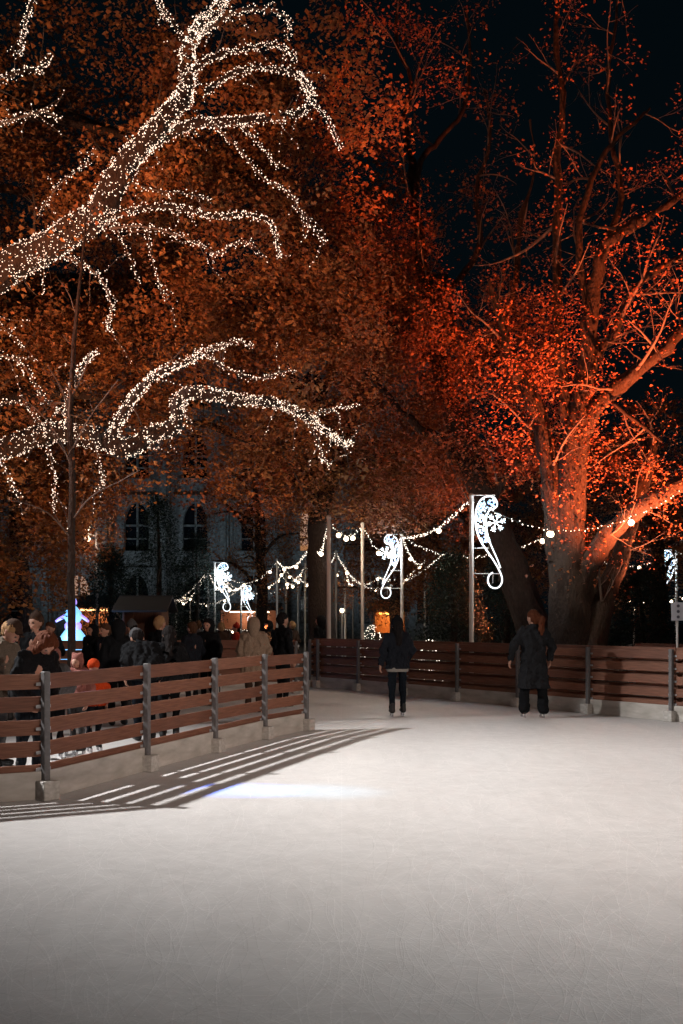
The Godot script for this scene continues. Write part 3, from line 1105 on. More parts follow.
	uplight(Vector3(-2.2, 0, -25.6), Vector3(-.5, 8.0, -27.5), Color(1.0, .36, .13), 14.0, 48.0, "orange floodlight under the broad tree behind the poles", 1.0)
	uplight(Vector3(5.7, 0, -17.0), Vector3(4.95, 7.9, -20.3), Color(1.0, .17, .045), 470.0, 27.0, "red floodlight beside the great forked tree", .7)
	uplight(Vector3(4.4, 0, -24.6), Vector3(2.6, 7.2, -22.6), Color(1.0, .21, .075), 46.0, 42.0, "red floodlight between the leaning and the forked tree", 1.0)

# ---------------------------------------------------------------- the town hall seen between the trees
func town_hall() -> void:
	var o := thing("town_hall", "pale gothic town hall front dimly lit behind the trees", "building", Vector3(-10.5, 0, -72))
	var stone := mat("stone", Color(.36, .36, .34), .9)
	stone.albedo_texture = noise_tex(.02, Color(.6, .6, .6), Color(1, 1, 1), 81, 5)
	stone.uv1_triplanar = true
	stone.uv1_scale = Vector3(.35, .35, .35)
	mat("pane", Color(.01, .012, .016), .12)
	glow("pane_lit", Color(1.0, .42, .16), .35)
	var bays := 9
	var bw := 4.2
	var floors := [0.0, 5.2, 10.4, 15.4]
	var fh := [5.2, 5.2, 5.0, 4.6]
	var mb: MB
	for i in bays + 1:
		mb = MB.new()
		var x := (i - bays * .5) * bw
		mb.box(Vector3(1.3, 20, .9), Transform3D(Basis(), Vector3(x, 10, 0)), .05)
		mb.box(Vector3(.8, 19, .7), Transform3D(Basis(), Vector3(x, 9.5, .7)), .05)
		mb.box(Vector3(.5, 15.5, .5), Transform3D(Basis(), Vector3(x, 7.75, 1.2)), .05)
		# pinnacle
		mb.lathe([Vector2(.42, 20), Vector2(.42, 21.2), Vector2(.5, 21.3), Vector2(.3, 21.6), Vector2(.0, 24.2)], 4, Vector3(x, 0, .5))
		put(mb, "buttress", stone, o)
	for i in bays:
		var x := (i + .5 - bays * .5) * bw
		for f in 4:
			var y: float = floors[f]
			var h: float = fh[f]
			var w := bw - 1.3
			var ow := 1.75
			# the wall round the opening
			mb = MB.new()
			mb.box(Vector3(w, 1.3, .6), Transform3D(Basis(), Vector3(x, y + .65, 0)), .0)
			for s in [-1.0, 1.0]:
				mb.box(Vector3((w - ow) * .5, h - 1.3, .6), Transform3D(Basis(), Vector3(x + s * (ow + (w - ow) * .5) * .5, y + 1.3 + (h - 1.3) * .5, 0)), .0)
			# pointed head
			var top := y + h - .35
			var spring := y + h - 2.0
			for s in [-1.0, 1.0]:
				for k in 5:
					var a0 := k / 5.0
					var a1 := (k + 1) / 5.0
					var x0 := ow * .5 * cos(a0 * PI * .5)
					var x1 := ow * .5 * cos(a1 * PI * .5)
					var y0 := spring + (top - spring) * sin(a0 * PI * .5)
					var y1 := spring + (top - spring) * sin(a1 * PI * .5)
					var A := Vector3(x + s * x0, y0, .3)
					var B := Vector3(x + s * x1, y1, .3)
					var C := Vector3(x + s * x1, y + h, .3)
					var D := Vector3(x + s * x0, y + h, .3)
					mb.quad(A, B, C, D, Vector3.BACK)
					mb.quad(A, B, B - Vector3(0, 0, .6), A - Vector3(0, 0, .6), Vector3(-s, -1, 0))
			put(mb, "wall_bay", stone, o)
			mb = MB.new()
			mb.box(Vector3(ow + .05, h - 1.5, .05), Transform3D(Basis(), Vector3(x, y + 1.3 + (h - 1.5) * .5, -.2)))
			var lit := (i * 7 + f * 5) % 11 == 3 and f < 2
			var win := put(mb, "window", M.pane_lit if lit else M.pane, o)
			mb = MB.new()
			mb.box(Vector3(.14, h - 1.5, .16), Transform3D(Basis(), Vector3(x, y + 1.3 + (h - 1.5) * .5, -.08)))
			mb.box(Vector3(ow, .14, .14), Transform3D(Basis(), Vector3(x, spring, -.07)))
			mb.box(Vector3(ow, .10, .12), Transform3D(Basis(), Vector3(x, (spring + y + 1.3) * .5, -.07)))
			put(mb, "mullion", stone, win)
			mb = MB.new()
			mb.box(Vector3(ow + .5, .2, .35), Transform3D(Basis(), Vector3(x, y + 1.25, .42)), .02)
			put(mb, "sill", stone, win)
	for y in [5.2, 10.4, 15.4, 20.0]:
		mb = MB.new()
		for i in bays:
			var x := (i + .5 - bays * .5) * bw
			mb.box(Vector3(bw - 1.32, .35, .3), Transform3D(Basis(), Vector3(x, y, .46)), .04)
		put(mb, "cornice", stone, o).set_meta("kind", "stuff")
	mb = MB.new()
	mb.box(Vector3(bays * bw + 1.4, 1.0, .5), Transform3D(Basis(), Vector3(0, 20.7, .0)), .05)
	put(mb, "parapet", stone, o)
	mb = MB.new()
	var hw := bays * bw * .5
	mb.quad(Vector3(-hw, 20.8, -.3), Vector3(hw, 20.8, -.3), Vector3(hw, 29, -7), Vector3(-hw, 29, -7), Vector3(0, 1, 1))
	put(mb, "roof", mat("slate", Color(.05, .05, .06), .7), o)
	# cool floodlights at its foot
	for a in [[-19.0, "left"], [-7.5, "middle"], [3.0, "right"]]:
		var x: float = a[0]
		uplight(Vector3(x, 0, -60.5), Vector3(x + 1.0, 9.5, -72), Color(.62, .82, 1.0), 30.0, 44.0, {"left": "cool floodlight before the town hall at the tall yew", "middle": "cool floodlight before the town hall behind the far crowd", "right": "cool floodlight before the town hall beyond the thick pole"}[a[1]], 1.0)

# ---------------------------------------------------------------- poles, lit motifs and garlands
var tops := {}

func motif_shape(zx: float, zy: float) -> Vector3:
	return Vector3((455.0 + zx / 5.69 - 471.5) * .0198, EYE - (480.0 + zy / 5.69 - 620.0) * .0198, 0)

func light_pole(key: String, px: float, d: float, h: float, side: int, label: String, thick := .048) -> Node3D:
	var base := at(px, 0, d) * Vector3(1, 0, 1) + Vector3(0, -.03, 0)
	var t := thing("light_pole", label, "light pole", base, 0, "white poles of the string lights")
	var mb := MB.new()
	mb.tube([Vector3.ZERO, Vector3(0, h + .03, 0)], [thick, thick * .92], 10)
	put(mb, "pole", M.white_pole, t)
	mb = MB.new()
	mb.ball(Vector3(0, h + .05, 0), thick * 1.15, 10)
	put(mb, "cap", M.white_pole, t)
	mb = MB.new()
	mb.box(Vector3(.3, .03, .3), Transform3D(Basis(), Vector3(0, .02, 0)), .005)
	put(mb, "base_plate", M.galvanised, t)
	tops[key] = base + Vector3(0, h, 0)
	if side == 0:
		return t
	var s := float(side)
	var lift := h - 4.03
	var S := func(zx: float, zy: float) -> Vector3:
		var p := motif_shape(zx, zy)
		return Vector3(p.x * s, p.y + lift + .03, 0)
	# bracket arms
	for a in [[88.0, 228.0], [392.0, 190.0], [538.0, 262.0]]:
		mb = MB.new()
		mb.tube([S.call(95.0, a[0]), S.call(a[1], a[0])], [.012, .012], 6)
		put(mb, "bracket_arm", M.white_pole, t)
	mb = MB.new()
	var frame_pts := [S.call(216.0, 530.0), S.call(216.0, 592.0)]
	mb.tube(frame_pts, [.008, .008], 6)
	var motif := put(mb, "motif", M.white_pole, t)
	motif.set_meta("label", "comma-shaped light motif with a snowflake")
	var left := [[222, 100], [190, 94], [152, 110], [128, 150], [117, 200], [118, 260], [130, 312], [152, 362], [186, 412], [220, 462], [249, 512], [268, 560], [263, 598], [238, 620], [205, 613], [188, 584], [194, 548], [216, 531]]
	var right := [[222, 100], [238, 122], [240, 148], [222, 166], [196, 176], [180, 206], [176, 250], [182, 300], [198, 356], [222, 412], [246, 466], [259, 505]]
	var lp := []
	var rp := []
	for q in left: lp.append(S.call(float(q[0]), float(q[1])))
	for q in right: rp.append(S.call(float(q[0]), float(q[1])))
	lp = smooth(lp, 4)
	rp = smooth(rp, 4)
	var f := []
	for k in lp.size(): f.append(.017)
	mb = MB.new()
	mb.tube(lp, f, 6)
	f = []
	for k in rp.size(): f.append(.014)
	mb.tube(rp, f, 6)
	put(mb, "light_rope", M.led_tail, motif)
	# sparkling net that fills the head
	var poly := PackedVector2Array()
	for q in [[222, 100], [190, 94], [152, 110], [128, 150], [117, 200], [118, 260], [130, 312], [152, 362], [198, 356], [182, 300], [176, 250], [180, 206], [196, 176], [222, 166], [240, 148], [238, 122]]:
		poly.append(Vector2(q[0], q[1]))
	var wh := MB.new()
	var bl := MB.new()
	var n := 0
	while n < 110:
		var q := Vector2(rf(112, 242), rf(92, 365))
		if not Geometry2D.is_point_in_polygon(q, poly):
			continue
		n += 1
		var c: Vector3 = S.call(q.x, q.y)
		var b := bl if n % 5 < 2 else wh
		for k in 3:
			var a := PI * k / 3.0 + rf(-.2, .2)
			var e := Vector3(cos(a), sin(a), 0) * rf(.014, .028)
			b.tube([c - e, c + e], [.0055, .0055], 4)
	put(wh, "white_lights", M.led_white, motif).set_meta("kind", "stuff")
	put(bl, "blue_lights", M.led_blue, motif).set_meta("kind", "stuff")
	# snowflake
	mb = MB.new()
	var c: Vector3 = S.call(232.0, 245.0) + Vector3(0, 0, .03)
	for k in 6:
		var a := TAU * k / 6.0 + .2
		var e := Vector3(cos(a), sin(a), 0)
		mb.tube([c + e * .02, c + e * .19], [.009, .009], 5)
		for w in [.09, .14]:
			for g in [-.8, .8]:
				var e2 := Vector3(cos(a + g), sin(a + g), 0)
				mb.tube([c + e * w, c + e * w + e2 * .062], [.007, .007], 4)
	put(mb, "snowflake", M.led_white, motif)
	var l := omni(t, Vector3.ZERO, Color(.80, .92, 1.0), 1.6, .2)
	l.position = S.call(200.0, 260.0) + Vector3(0, 0, .16)
	return t

var dot_mesh: ArrayMesh

func garland(a: Vector3, b: Vector3, sag: float, globes: Array, label: String, lit := false) -> void:
	var t := thing("light_garland", label, "string lights", a, 0, "string lights hung between the poles")
	var pts := []
	var rads := []
	var n := 24
	for k in n + 1:
		var f := float(k) / n
		pts.append((b - a) * f + Vector3(0, -4.0 * sag * f * (1.0 - f), 0))
		rads.append(.006)
	var mb := MB.new()
	mb.tube(pts, rads, 4, false)
	put(mb, "wire", M.wire, t)
	var l := (b - a).length()
	var where := []
	var count := int(l / .085)
	for k in count:
		var f := clampf((k + rf(-.3, .3)) / count, 0, 1)
		var p := (b - a) * f + Vector3(0, -4.0 * sag * f * (1.0 - f), 0) + Vector3(rf(-.03, .03), rf(-.05, .02), rf(-.03, .03))
		where.append(Transform3D(Basis.from_euler(Vector3(rf(0, 6), rf(0, 6), 0)).scaled(Vector3.ONE * rf(.7, 1.2)), p))
	scatter(dot_mesh, where, [], "small_lights", M.garland_white, t)
	for f in globes:
		var p: Vector3 = (b - a) * f + Vector3(0, -4.0 * sag * f * (1.0 - f) - .1, 0)
		mb = MB.new()
		mb.ball(p, .06, 12)
		var g := put(mb, "globe_bulb", M.globe, t)
		mb = MB.new()
		mb.tube([p + Vector3(0, .055, 0), p + Vector3(0, .1, 0)], [.022, .018], 8)
		put(mb, "socket", M.dark_metal, g)
		if lit:
			omni(t, p, Color(1.0, .82, .62), .7, .06)

func poles_and_garlands() -> void:
	var fb := MB.new()
	for s in [-1.0, 1.0]:
		for a in 4:
			var p := Vector3(cos(a * PI / 2), 0, sin(a * PI / 2)) * .0125
			var q := Vector3(cos((a + 1) * PI / 2), 0, sin((a + 1) * PI / 2)) * .0125
			fb.tri(Vector3(0, .014 * s, 0), p, q, p + q + Vector3(0, .014 * s, 0))
	dot_mesh = fb.mesh()
	light_pole("a", 471.5, 19.9, 4.05, 1, "white pole with the largest lit comma motif, between the two skaters")
	light_pole("b", 402, 29.0, 4.05, -1, "white pole with a lit comma motif facing left, above the dark-jacketed skater")
	light_pole("c", 362.5, 25.9, 4.06, 0, "white pole with a knot of string lights at its top")
	light_pole("d", 328.8, 24.4, 4.08, 0, "thick bare white pole at the bend of the far boards", .055)
	light_pole("e", 336, 36.0, 4.05, 0, "thin white pole just behind the thick one")
	light_pole("f", 313.5, 30.5, 4.05, 0, "white pole beside the dark upright trunk")
	light_pole("g", 277, 41.0, 4.05, 0, "white pole behind the person in the hooded cream coat")
	light_pole("h", 298, 52.0, 3.9, 0, "far white pole beyond the one behind the cream coat")
	light_pole("i", 214.5, 38.0, 3.75, 1, "white pole with a lit comma motif over the far crowd")
	light_pole("j", 208, 40.0, 3.6, 0, "white pole close by the motif pole over the far crowd")
	light_pole("k", 241, 50.0, 3.3, 1, "far white pole with the smallest lit comma motif")
	light_pole("l", 176, 50.0, 2.75, 0, "low white pole at the end of the far string lights")
	light_pole("m", 190, 55.0, 2.75, 0, "low white pole second from the end of the far string lights")
	light_pole("n", 378, 50.0, 3.8, 0, "far thin white pole topped by a bright globe")
	light_pole("o", 676.5, 34.0, 3.95, -1, "white pole with a lit comma motif right of the forked tree")
	for a in [["p", 286, 46.0, "slim white pole between the cream coat's pole and the dark trunk"], ["q", 305, 43.0, "slim white pole half hidden by the dark trunk"], ["r", 345, 42.0, "slim white pole between thick and knotted pole"], ["s", 353, 58.0, "farthest slim white pole left of the knotted pole"], ["t", 256, 58.0, "farthest slim white pole above the cream hood"], ["u", 425, 40.0, "slim white pole right of the left-facing motif"], ["v", 228, 62.0, "farthest slim white pole between the two far motifs"]]:
		light_pole(a[0], a[1], a[2], 4.0, 0, a[3])
	var T := tops
	garland(T.p, T.q, .5, [.2, .5, .8], "string lights between two slim poles left of the dark trunk")
	garland(T.q, T.r, .6, [.3, .55, .8], "string lights from the half-hidden pole to the slim pole")
	garland(T.r, T.s, .6, [.25, .5, .8], "string lights from the slim pole to the farthest one")
	garland(T.s, T.u, .8, [.2, .4, .6, .8], "string lights from the farthest slim pole to the one by the motif")
	garland(T.u, T.b, .4, [.3, .7], "short string lights joining the left-facing motif's pole from behind")
	garland(T.t, T.p, .6, [.2, .5, .8], "string lights above the cream hood")
	garland(T.v, T.t, .5, [.3, .7], "string lights between the farthest poles over the crowd")
	garland(T.j, T.v, .6, [.3, .6, .9], "string lights from the paired pole to the farthest crowd pole")
	garland(at(618, 596, 40.0), at(700, 590, 40.0), .3, [.15, .3, .5, .65, .8], "string lights low behind the yew right of the forked trunk")
	garland(T.n, T.u, .4, [.15, .35, .55, .75, .9], "string lights between globe-topped pole and the pole by the motif")
	garland(T.g, T.q, .9, [.15, .35, .55, .75], "deeply sagging string lights behind the dark-clad person")
	garland(T.u, at(520, 566, 36.0), .5, [.2, .45, .7], "string lights vanishing behind the leaning trunk")
	garland(T.a, at(745, 432, 18.6), 1.15, [.30, .305, .60], "string lights sagging from the largest motif to the forked tree's great limb", true)
	garland(T.a, T.b, .25, [.38], "string lights from the largest motif's pole to the left-facing motif", true)
	garland(T.b, T.c, .55, [.35, .62], "string lights from the left-facing motif to the knotted pole", true)
	garland(T.c, T.d, .30, [.3, .5, .72], "string lights with three bright globes between knotted and thick pole", true)
	garland(T.d, T.f, .55, [.45, .8], "string lights from the thick pole to the one by the dark trunk")
	garland(T.f, T.g, .5, [.4, .75], "string lights from the dark trunk's pole to the cream coat's pole")
	garland(T.g, T.i, .8, [.12, .55], "string lights from the cream coat's pole to the motif over the crowd")
	garland(T.i, T.k, .5, [.5], "string lights between the two motifs over the far crowd")
	garland(T.k, T.h, .6, [.4, .8], "string lights from the smallest motif to the far pole")
	garland(T.j, T.l, .5, [.3, .5, .75], "string lights from the paired pole down to the lowest pole")
	garland(T.l, T.m, .2, [.5], "short string lights between the two low poles")
	garland(T.m, T.k, .5, [.35, .7], "string lights from a low pole to the smallest motif")
	garland(T.e, T.n, .7, [.2, .98], "string lights from the thin pole to the far globe-topped pole")
	garland(T.h, T.e, .7, [.3, .6], "string lights from the far pole to the thin pole behind the thick one")
	garland(T.b, at(548, 534, 23.0), .55, [.97], "string lights from the left-facing motif to the leaning tree")
	garland(T.o, at(588, 557, 30.0), .35, [.45], "string lights from the motif behind the notice to the forked trunk")
	garland(T.o, at(760, 530, 30.0), .3, [], "string lights running on past the motif right of the forked tree")
	garland(T.n, at(440, 556, 33.0), .5, [.5], "string lights from the globe-topped pole into the dim trees")
	garland(at(196, 628, 46), at(278, 630, 46), .04, [.1, .45, .8], "low row of string lights above the far crowd")
	garland(at(160, 600, 58), T.j, .5, [.3, .6], "string lights from the booth roof to the paired pole")

# ---------------------------------------------------------------- stalls and lamps behind
func stall(px: float, d: float, w: float, h: float, label: String, inside: Color, energy: float) -> void:
	var t := thing("market_stall", label, "stall", at(px, 0, d) * Vector3(1, 0, 1), 0, "market stalls in the background")
	var wood: Material = M.board_1
	var mb := MB.new()
	mb.box(Vector3(w, 1.0, .06), Transform3D(Basis(), Vector3(0, .5, .6)), .01)
	put(mb, "front", wood, t)
	mb = MB.new()
	mb.box(Vector3(w + .1, .05, .4), Transform3D(Basis(), Vector3(0, 1.03, .65)), .01)
	put(mb, "counter", M.board_2, t)
	for s in [-1.0, 1.0]:
		mb = MB.new()
		mb.box(Vector3(.06, h, 1.2), Transform3D(Basis(), Vector3(s * w * .5, h * .5, 0)), .01)
		put(mb, "side", wood, t)
	mb = MB.new()
	mb.box(Vector3(w, h, .06), Transform3D(Basis(), Vector3(0, h * .5, -.6)), .01)
	put(mb, "back", M.board_2, t)
	mb = MB.new()
	for s in [-1.0, 1.0]:
		mb.box(Vector3(w + .5, .06, 1.05), Transform3D(Basis(Vector3.RIGHT, s * .42), Vector3(0, h + .2, s * .44)), .01)
	put(mb, "roof", mat("tar_roof", Color(.06, .06, .065), .8), t).set_meta("kind", "stuff")
	if energy <= 0.0:
		return
	mb = MB.new()
	mb.box(Vector3(w * .7, .07, .12), Transform3D(Basis(), Vector3(0, h - .12, .2)), .01)
	put(mb, "lamp_tube", glow("stall_lamp_" + str(t.name), inside, 5.0), t)
	omni(t, t.position + Vector3(0, h - .25, .2) - t.position, inside, energy, .15)

func market() -> void:
	stall(96, 38.0, 1.5, 2.1, "small wooden stall glowing orange behind the crowd", Color(1.0, .52, .2), 2.0)
	stall(146, 28.0, 1.0, 1.85, "small unlit booth with a grey roof behind the puffer jackets", Color(1, 1, 1), 0.0)
	stall(389, 44.0, 1.3, 2.0, "added wooden stall glowing orange in place of warm-lit foliage behind the dark-jacketed skater", Color(1.0, .42, .08), 2.6)  # stall and lamp added to give the orange glow of warm-lit foliage
	stall(250, 60.0, 3.4, 2.2, "long wooden stall with a warm light behind the far crowd", Color(1.0, .7, .45), 2.4)
	for a in [[97, 30.0, 4.2, "tall park lamp with two white globes behind the thin young tree"], [600, 38.0, 1.9, "low park lamp with a white globe right of the forked trunk"], [634, 46.0, 2.0, "far park lamp shining white between yews"], [342, 40.0, 1.9, "low park lamp shining white behind the thick pole"]]:
		var t := thing("park_lamp", a[3], "lamp", at(a[0], 0, a[1]) * Vector3(1, 0, 1), 0, "park lamps with white globes")
		var h: float = a[2]
		var mb := MB.new()
		mb.tube([Vector3(0, -.03, 0), Vector3(0, h, 0)], [.05, .035], 8)
		put(mb, "post", M.white_pole, t)
		var two := h > 3.0
		for s in ([-1.0, 1.0] if two else [0.0]):
			var c := Vector3(-.28 if two else 0.0, h + (.16 * s if two else .08), 0)
			mb = MB.new()
			mb.ball(c, .085, 12)
			put(mb, "globe", M.globe, t)
			omni(t, c, Color(1.0, .88, .74), 1.0, .08)
		if two:
			mb = MB.new()
			mb.tube([Vector3(0, h - .1, 0), Vector3(-.28, h, 0)], [.02, .02], 6)
			put(mb, "arm", M.white_pole, t)

# ---------------------------------------------------------------- people
# bones: [from, to, radius from, radius to]; their distances are joined by a smooth minimum and meshed as surface nets
func skin_over(mb: MB, bones: Array, cell: float, k: float, color: Color, low := -1e9, face := [], fold := 0.0, along := 1.0) -> void:
	var lo := Vector3(1e9, 1e9, 1e9)
	var hi := -lo
	for b in bones:
		var r := maxf(b[2], b[3]) + 3.0 * k + 2.0 * cell
		for p in [b[0], b[1]]:
			lo = lo.min(p - Vector3.ONE * r)
			hi = hi.max(p + Vector3.ONE * r)
	lo.y = maxf(lo.y, low - 2.0 * cell)
	var nx := int((hi.x - lo.x) / cell) + 2
	var ny := int((hi.y - lo.y) / cell) + 2
	var nz := int((hi.z - lo.z) / cell) + 2
	var sum := PackedFloat32Array()
	sum.resize(nx * ny * nz)
	for b in bones:
		var a: Vector3 = b[0]
		var e: Vector3 = b[1] - a
		var ll := maxf(e.length_squared(), 1e-9)
		var r0: float = b[2]
		var r1: float = b[3]
		var m := maxf(r0, r1) + 2.5 * k + 1.5 * cell
		var p0 := ((a.min(b[1]) - Vector3.ONE * m - lo) / cell).floor()
		var p1 := ((a.max(b[1]) + Vector3.ONE * m - lo) / cell).ceil()
		for iy in range(maxi(0, int(p0.y)), mini(ny, int(p1.y) + 1)):
			for iz in range(maxi(0, int(p0.z)), mini(nz, int(p1.z) + 1)):
				var row := (iy * nz + iz) * nx
				for ix in range(maxi(0, int(p0.x)), mini(nx, int(p1.x) + 1)):
					var q := lo + Vector3(ix, iy, iz) * cell - a
					var f := clampf(q.dot(e) / ll, 0.0, 1.0)
					var d := (q - e * f).length() - lerpf(r0, r1, f)
					if d < m:
						sum[row + ix] += exp(-d / k)
	# field: k * log(sum) > 0 inside
	var field := PackedFloat32Array()
	field.resize(sum.size())
	for i in sum.size():
		field[i] = k * log(sum[i]) if sum[i] > 1e-6 else -.2
	if fold > 0.0:
		# creases: the surface is pushed in and out by a drawn-out noise
		for iy in ny:
			for iz in nz:
				var row := (iy * nz + iz) * nx
				for ix in nx:
					var f := field[row + ix]
					if f > -.05 and f < .06:
						var q := lo + Vector3(ix, iy, iz) * cell
						field[row + ix] = f + fold * creases.get_noise_3d(q.x * along, q.y, q.z * along)
	if low > -1e8:
		for iy in ny:
			var cut := lo.y + iy * cell - low
			if cut > .15:
				break
			for j in range(iy * nz * nx, (iy + 1) * nz * nx):
				field[j] = minf(field[j], cut)
	var id := PackedInt32Array()
	id.resize(sum.size())
	id.fill(-1)
	var sy := nz * nx
	var offs := [0, 1, nx, nx + 1, sy, sy + 1, sy + nx, sy + nx + 1]
	var first := mb.v.size()
	mb.col = color
	for iy in ny - 1:
		for iz in nz - 1:
			for ix in nx - 1:
				var o := (iy * nz + iz) * nx + ix
				var f0 := field[o]
				if f0 < -.19 and field[o + sy + nx + 1] < -.19:
					continue
				var ins := 0
				for k2 in 8:
					if field[o + offs[k2]] > 0.0:
						ins += 1
				if ins == 0 or ins == 8:
					continue
				var acc := Vector3.ZERO
				var cnt := 0
				var g := Vector3.ZERO
				for k2 in 8:
					var fa := field[o + offs[k2]]
					var pa := Vector3(k2 & 1, k2 >> 2, (k2 >> 1) & 1)
					g += (pa - Vector3(.5, .5, .5)) * fa
					for bit in [1, 2, 4]:
						if k2 & bit:
							continue
						var fb := field[o + offs[k2 | bit]]
						if (fa > 0.0) != (fb > 0.0):
							var pb := Vector3((k2 | bit) & 1, (k2 | bit) >> 2, ((k2 | bit) >> 1) & 1)
							acc += pa.lerp(pb, fa / (fa - fb))
							cnt += 1
				var pos := lo + (Vector3(ix, iy, iz) + acc / cnt) * cell
				if face.size():
					mb.col = color
					if pos.distance_to(face[0]) < .014 * face[3] or pos.distance_to(face[1]) < .014 * face[3]:
						mb.col = Color(.03, .02, .02)
					elif absf(pos.y - face[2].y) < .009 * face[3] and pos.distance_to(face[2]) < .028 * face[3]:
						mb.col = Color(.32, .09, .08)
				id[o] = mb.vert(pos, (-g).normalized())
	for iy in range(1, ny - 1):
		for iz in range(1, nz - 1):
			for ix in range(1, nx - 1):
				var o := (iy * nz + iz) * nx + ix
				var s0 := field[o] > 0.0
				if s0 == false and field[o] < -.19:
					continue
				for ax in 3:
					var st: int = [1, sy, nx][ax]
					var s1 := field[o + st] > 0.0
					if s0 == s1:
						continue
					var u: int = [sy, nx, 1][ax]
					var w: int = [nx, 1, sy][ax]
					var a := id[o - u - w]
					var b := id[o - w]
					var c := id[o]
					var d := id[o - u]
					if a < 0 or b < 0 or c < 0 or d < 0:
						continue
					if s0:
						mb.idx.append_array(PackedInt32Array([a, c, b, a, d, c]))
					else:
						mb.idx.append_array(PackedInt32Array([a, b, c, a, c, d]))

var creases := FastNoiseLite.new()

func cloth(called: String, c: Color, rough := .85) -> StandardMaterial3D:
	if M.has(called):
		return M[called]
	var m := mat(called, c, rough)
	m.metallic_specular = .2
	m.albedo_texture = noise_tex(.05, Color(.72, .72, .72), Color(1, 1, 1), 91, 3, 256)
	m.uv1_triplanar = true
	m.uv1_scale = Vector3(4, 4, 4)
	return m

func vertex_mat(called: String, rough := .55) -> StandardMaterial3D:
	if M.has(called):
		return M[called]
	var m := mat(called, Color(1, 1, 1), rough)
	m.vertex_color_use_as_albedo = true
	return m

const SKIN := Color(.40, .21, .145)

